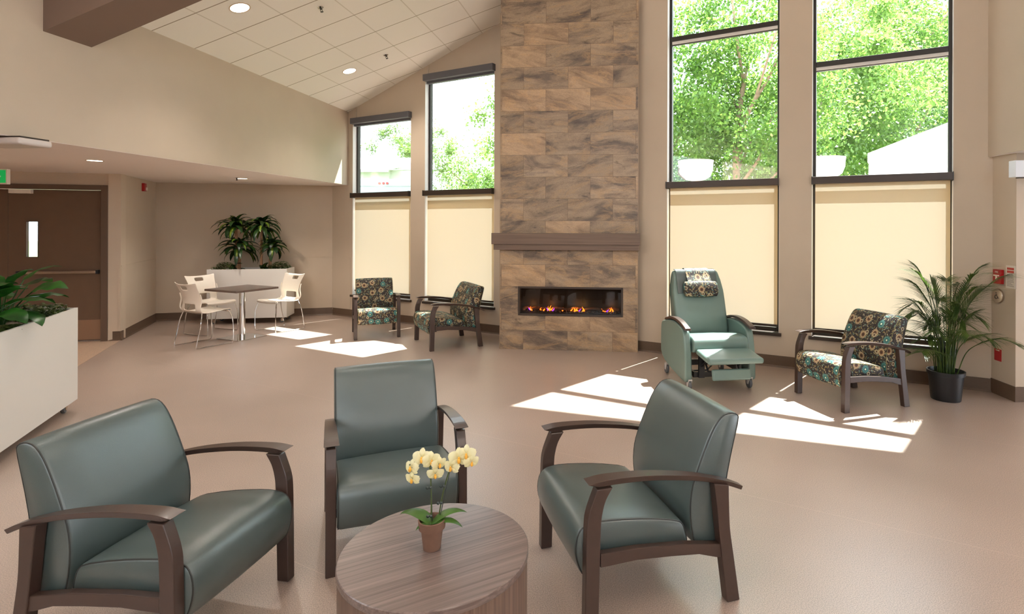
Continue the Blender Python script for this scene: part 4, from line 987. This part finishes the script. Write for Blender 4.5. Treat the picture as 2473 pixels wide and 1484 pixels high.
# trailer with clearance lamps
tr_ = thing('trailer', 'parked trailer with horizontal ribs and three red lamps in the leftmost window', 'trailer', (-9.6, 22, -.3))
bm = BM(); box(bm, 0, 4.2, 0, 2.4, .9, 3.78); 
for k in range(9): box(bm, 0, 4.2, -.03, 0, 1.1+k*.3, 1.25+k*.3)
part('body', bm, mat('trailer_pale_blue', (176, 188, 196), .5), tr_)
for k in range(3):
    bm = BM(); p_ = D(915+k*9.5, 442.5, 21.9); lathe(bm, [(.05, 0), (.05, .03), (.03, .045)], 12, Matrix.Translation((p_.x+9.6, -.03, p_.z+.3)) @ Matrix.Rotation(R(90), 4, 'X')); part('lamp', bm, mat('red_lamp', (220, 60, 70), .4), tr_)
for x in (.9, 3.2):
    bm = BM(); lathe(bm, [(.2, -.12), (.45, -.12), (.45, .12), (.2, .12)], 20, Matrix.Translation((x, .3, .45)) @ Matrix.Rotation(R(90), 4, 'X')); part('wheel', bm, M_black, tr_)
bm = BM(); box(bm, 0, 4.2, .2, 2.2, .4, .9); part('chassis', bm, M_black, tr_)
# white bowls on posts outside the glass
for (px0, px1, lab) in ((1638, 1722, 'big white rounded bowl outside the window right of chimney'), (1952, 2038, 'big white rounded bowl outside the rightmost window, left edge cut')):
    Y = 9.0 if px0 < 1900 else 8.4; L0_, R0_ = D(px0, 412, Y), D(px1, 412, Y); r = (R0_.x-L0_.x)/2; zt = D(px0+40, 389 if px0 < 1900 else 381, Y).z; hh = r*1.08
    bw = thing('bowl', lab, 'bowl', ((L0_.x+R0_.x)/2, Y, zt-hh), 0, 'white bowls outside the right windows')
    bm = BM(); lathe(bm, [(.05, -.02), (r*.55, .0), (r*.82, hh*.16), (r*.96, hh*.5), (r*.985, hh*.93), (r*1.01, hh*.94), (r, hh), (r*.9, hh*.98), (r*.86, hh*.5), (r*.5, hh*.1), (.02, hh*.08)], 40); part('shell', bm, mat('white_bowl', (238, 238, 238), .4), bw, smooth=True)
    bm = BM(); tube(bm, [(0, 0, 0), (0, 0, -(zt-hh)-.35)], .05, 12); part('post', bm, M_siding, bw, smooth=True)
    bm = BM(); tube(bm, [(-r*.98, -.03, hh*.62), (-r*1.05, -.05, hh*.3), (-r*.6, 0, .0)], .012, 6); part('bracket', bm, M_dark, bw)

# ================================================================== FITTINGS
def on_ceiling(px, py):
    # ray from the eye against the left ceiling slope
    d = D(px, py, 1.0)-Vector((0, 0, EYE)); inv = LM.inverted(); o_ = inv @ Vector((0, 0, EYE)); e_ = inv @ D(px, py, 1.0); dd = e_-o_
    t = (3.77+KS*o_.x-o_.z)/(dd.z-KS*dd.x); return o_+dd*t
SL = math.atan(KS)
def can_light(label, M, r, energy, group, col=(1, .9, .8)):
    t = thing('downlight', label, 'ceiling light', group=group); t.matrix_world = M
    bm = BM(); lathe(bm, [(r, -.004), (r*1.12, -.004), (r*1.12, 0), (r, 0)], 32, cap=False); bm.faces.ensure_lookup_table(); part('trim_ring', bm, mat('lamp_trim', (196, 170, 140), .5), t)
    bm = BM(); lathe(bm, [(.001, -.0015), (r, -.0015), (r, 0), (.001, 0)], 32, cap=False); part('lens', bm, M_lamp, t)
    ld = bpy.data.lights.new('lamp', 'SPOT'); ld.energy = energy; ld.color = col; ld.spot_size = R(130); ld.spot_blend = .7; ld.shadow_soft_size = .08
    lo = bpy.data.objects.new('lamp', ld); COL.objects.link(lo); lo.parent = t; lo.location = (0, 0, -.03); return t
G1, G2 = 'recessed lights in the sloped tile ceiling', 'recessed lights in the low ceiling'
for px, py, lab in ((579, 19, 'recessed light near the brown beam in the sloped ceiling'), (844, 171.5, 'recessed light in the sloped ceiling nearest the left windows')):
    p = on_ceiling(px, py); can_light(lab, LM @ Matrix.Translation(p) @ Matrix.Rotation(-SL, 4, 'Y'), .095, 90, G1)
for i, (x, y) in enumerate(((3.2, -6.5), (3.2, -10), (6.6, -6.5), (6.6, -10), (1.6, -12.5))):
    z = ceil_z(x); ld = bpy.data.lights.new('lamp', 'SPOT'); ld.energy = 60; ld.color = (1, .92, .82); ld.spot_size = R(140); ld.spot_blend = .7; ld.shadow_soft_size = .1
    lo = bpy.data.objects.new('lamp', ld); COL.objects.link(lo); lo.location = LM @ Vector((x, y, z-.05))
for px, py, lab in ((229, 388, 'recessed light in the low ceiling before the double doors'), (585, 431.5, 'recessed light in the low ceiling above the cafe table')):
    p = F(px, py, 2.42); can_light(lab, Matrix.Translation(p), .075, 55, G2)
for x, y in ((-6.3, 3.5), (-8.5, 5.2), (-7.4, .5), (-9.3, 1.5)):
    ld = bpy.data.lights.new('lamp', 'SPOT'); ld.energy = 45; ld.color = (1, .88, .75); ld.spot_size = R(140); ld.spot_blend = .7; ld.shadow_soft_size = .08
    lo = bpy.data.objects.new('lamp', ld); COL.objects.link(lo); lo.location = (x, y, 2.39)
for px, py, lab in ((774, 20, 'chrome sprinkler head beside the beam end of the tile ceiling'), (932, 135, 'chrome sprinkler head near the window left of the chimney')):
    p = on_ceiling(px, py-2); t = thing('sprinkler', lab, 'sprinkler', group='sprinkler heads in the sloped ceiling'); t.matrix_world = LM @ Matrix.Translation(p) @ Matrix.Rotation(-SL, 4, 'Y')
    bm = BM(); lathe(bm, [(.035, -.003), (.035, 0), (.02, 0), (.02, -.003)], 20); part('escutcheon', bm, M_chrome, t)
    bm = BM(); lathe(bm, [(.008, -.03), (.012, 0)], 10); tube(bm, [(-.012, 0, -.02), (-.014, 0, -.04), (0, 0, -.055)], .003, 6); tube(bm, [(.012, 0, -.02), (.014, 0, -.04), (0, 0, -.055)], .003, 6); lathe(bm, [(.018, -.058), (.018, -.055)], 14); part('head', bm, M_dark, t)
p = F(572, 429.5, 2.42); t = thing('sprinkler', 'small sprinkler head beside the low ceiling light over the cafe table', 'sprinkler', tuple(p))
bm = BM(); lathe(bm, [(.03, -.003), (.03, 0)], 16); part('escutcheon', bm, M_chrome, t)
bm = BM(); lathe(bm, [(.007, -.04), (.01, 0)], 10); lathe(bm, [(.016, -.043), (.016, -.04)], 12); part('head', bm, M_dark, t)
# surface-mounted white unit and exit sign at the left edge
p = D(48, 338, 4.75); q = thing('ceiling_unit', 'flat white unit mounted on the low ceiling at the left edge', 'ceiling fixture', (p.x, p.y, 2.42), R(-5))
bm = BM(); box(bm, -.30, .155, -.14, .14, -.07, -.012); part('cover', bm, mat('unit_white', (206, 196, 190), .5), q, bevel=.02, seg=3)
bm = BM(); box(bm, -.28, .14, -.12, .12, -.014, 0); part('backplate', bm, M_dark, q)
p = D(17, 426, 6.6); q = thing('exit_sign', 'green illuminated exit sign in a white frame at the left edge', 'sign', (p.x, p.y, 0), R(8)); zt, zb = D(8, 408, 6.6).z, D(8, 445, 6.6).z
bm = BM(); box(bm, -.36, 0, .0, .05, zb, zt); part('housing', bm, M_plast, q, bevel=.005)
bm = BM(); box(bm, -.345, -.014, -.003, .0, zb+.015, zt-.015); part('panel', bm, M_green, q)
bm = BM(); box(bm, -.2, -.16, .01, .04, zt, 2.42); part('stem', bm, M_plast, q)
zm = (zt+zb)/2
def flat(bm, pts, y0=-.0045, y1=-.003): prism(bm, pts, y0, y1, 'y')
bm = BM()
lathe(bm, [(.0, 0), (.012, 0), (.012, .0015), (0, .0015)], 14, Matrix.Translation((-.20, -.003, zm+.05)) @ Matrix.Rotation(R(90), 4, 'X'), cap=False)
flat(bm, [(-.215, zm+.035), (-.185, zm+.035), (-.19, zm-.005), (-.165, zm-.055), (-.18, zm-.06), (-.202, zm-.02), (-.23, zm-.055), (-.24, zm-.045), (-.215, zm)])
flat(bm, [(-.13, zm+.01), (-.09, zm+.01), (-.09, zm+.03), (-.06, zm), (-.09, zm-.03), (-.09, zm-.01), (-.13, zm-.01)])
part('pictogram', bm, M_plast, q)
# red strobe on the angled wall
MI = MIDM
def mid_at(px, py):
    a_ = MIDM @ Vector((0, 0, 0)); b_ = MIDM @ Vector((1, 0, 0)); u = (px-PCX)+TAU*(py-PCY); k = u/FPX; dx, dy = b_.x-a_.x, b_.y-a_.y
    Y = (a_.x*dy-a_.y*dx)/(k*dy-dx); return MIDM.inverted() @ D(px, py, Y)
p0, p1 = mid_at(339, 443), mid_at(350, 462)
q = thing('fire_strobe', 'red fire alarm strobe high on the angled wall by the doors', 'alarm'); q.matrix_world = MIDM @ Matrix.Translation(((p0.x+p1.x)/2, 0, (p0.z+p1.z)/2))
bm = BM(); box(bm, -.058, .058, -.04, 0, -.065, .065); part('housing', bm, M_red, q, bevel=.006)
bm = BM(); box(bm, -.0, .045, -.058, -.04, -.05, .0); part('lens', bm, M_plast, q, bevel=.006)
# fittings on the short right wall (its face looks toward -x)
RW = Matrix.Translation((4.379, 5.761, 0)) @ Matrix.Rotation(R(-92.5), 4, 'Z')    # local x toward the viewer, y out of the wall is negative
q = thing('fire_pull_station', 'red fire alarm pull station with a white T handle, left of the notice', 'alarm'); q.matrix_world = RW @ Matrix.Translation((.113, -.004, 1.194))
bm = BM(); box(bm, -.055, .055, -.035, 0, -.072, .072); part('housing', bm, M_red, q, bevel=.005)
bm = BM(); box(bm, -.036, .036, -.042, -.035, .005, .018); box(bm, -.009, .009, -.042, -.035, -.035, .005); part('handle', bm, M_plast, q)
def text(par, s, size, M, m, name='lettering'):
    c = bpy.data.curves.new(name, 'FONT'); c.body = s; c.size = size; c.align_x = 'CENTER'; c.align_y = 'CENTER'; c.extrude = .0004; c.materials.append(m)
    tmp = bpy.data.objects.new('tmp', c); COL.objects.link(tmp); dg = bpy.context.evaluated_depsgraph_get(); dg.update(); me = bpy.data.meshes.new_from_object(tmp.evaluated_get(dg)); bpy.data.objects.remove(tmp); me.name = name
    o = bpy.data.objects.new(name, me); COL.objects.link(o); o.parent = par; o.matrix_local = M @ Matrix.Rotation(R(90), 4, 'X'); return o
text(q, 'FIRE', .026, Matrix.Translation((0, -.0358, .045)), M_plast)
q = thing('notice', 'white notice with two red header bands beside the pull station', 'notice'); q.matrix_world = RW @ Matrix.Translation((.255, -.002, 1.20))
bm = BM(); box(bm, -.062, .062, -.004, 0, -.115, .115); part('sheet', bm, mat('paper_white', (214, 206, 194), .6), q)
bm = BM(); box(bm, -.045, .045, -.0048, -.004, .072, .094); part('band', bm, mat('notice_red', (186, 66, 52), .6), q)
bm = BM(); box(bm, -.045, .045, -.0048, -.004, .042, .064); part('band', bm, MATS['notice_red'], q)
rd = random.Random(5); bm = BM()
for k in range(9):
    z = .026-k*.014; box(bm, -.045, -.045+rd.uniform(.055, .09), -.0046, -.004, z-.002, z+.002)
o = part('text_lines', bm, mat('print_grey', (120, 112, 108), .6), q); o['kind'] = 'stuff'
q = thing('door_button', 'round steel accessible door push button with wheelchair symbol', 'button'); q.matrix_world = RW @ Matrix.Translation((.10, -.004, 1.0))
RX = Matrix.Rotation(R(90), 4, 'X')
bm = BM(); lathe(bm, [(.0, 0), (.072, 0), (.074, .012), (.070, .022), (.03, .025), (0, .0255)], 36, RX, cap=False); part('plate', bm, M_steel, q, smooth=True)
bm = BM(); ws = lambda pts, r=.0024, cl=False: tube(bm, [(x, -.0265, z) for x, z in pts], r, 6, closed=cl)
ws([(-.006+.019*math.cos(a), -.012+.019*math.sin(a)) for a in [R(100+k*18) for k in range(15)]]); ws([(-.006, .018), (-.004, -.004), (.014, -.004), (.022, -.024), (.03, -.022)]); ws([(-.005, .008), (.01, .008)]); ws([(-.008, .028), (-.006, .029)], .005)
part('wheelchair_symbol', bm, M_dark, q)
q = thing('wall_plate', 'plain red wall plate low on the short right wall', 'wall plate'); q.matrix_world = RW @ Matrix.Translation((.092, -.004, .402))
bm = BM(); box(bm, -.048, .048, -.008, 0, -.06, .06); part('plate', bm, M_red, q, bevel=.003)
bm = BM(); box(bm, -.024, .026, -.0095, -.008, .042, .05); part('label_strip', bm, M_plast, q)
# white hanging unit at the right edge
q = thing('hanging_sign', 'white rectangular sign box hung from the low ceiling at the right edge', 'sign', (4.19, 5.27, 0), R(-3))
bm = BM(); box(bm, 0, .62, -.04, .05, 2.160, 2.316); part('housing', bm, mat('sign_white', (226, 232, 240), .35), q, bevel=.004)
bm = BM(); box(bm, .42, .5, -.02, .03, 2.316, 2.41); part('stem', bm, M_plast, q)
bm = BM(); box(bm, .05, .58, -.02, .03, 2.152, 2.160); part('lower_trim', bm, M_dark, q)
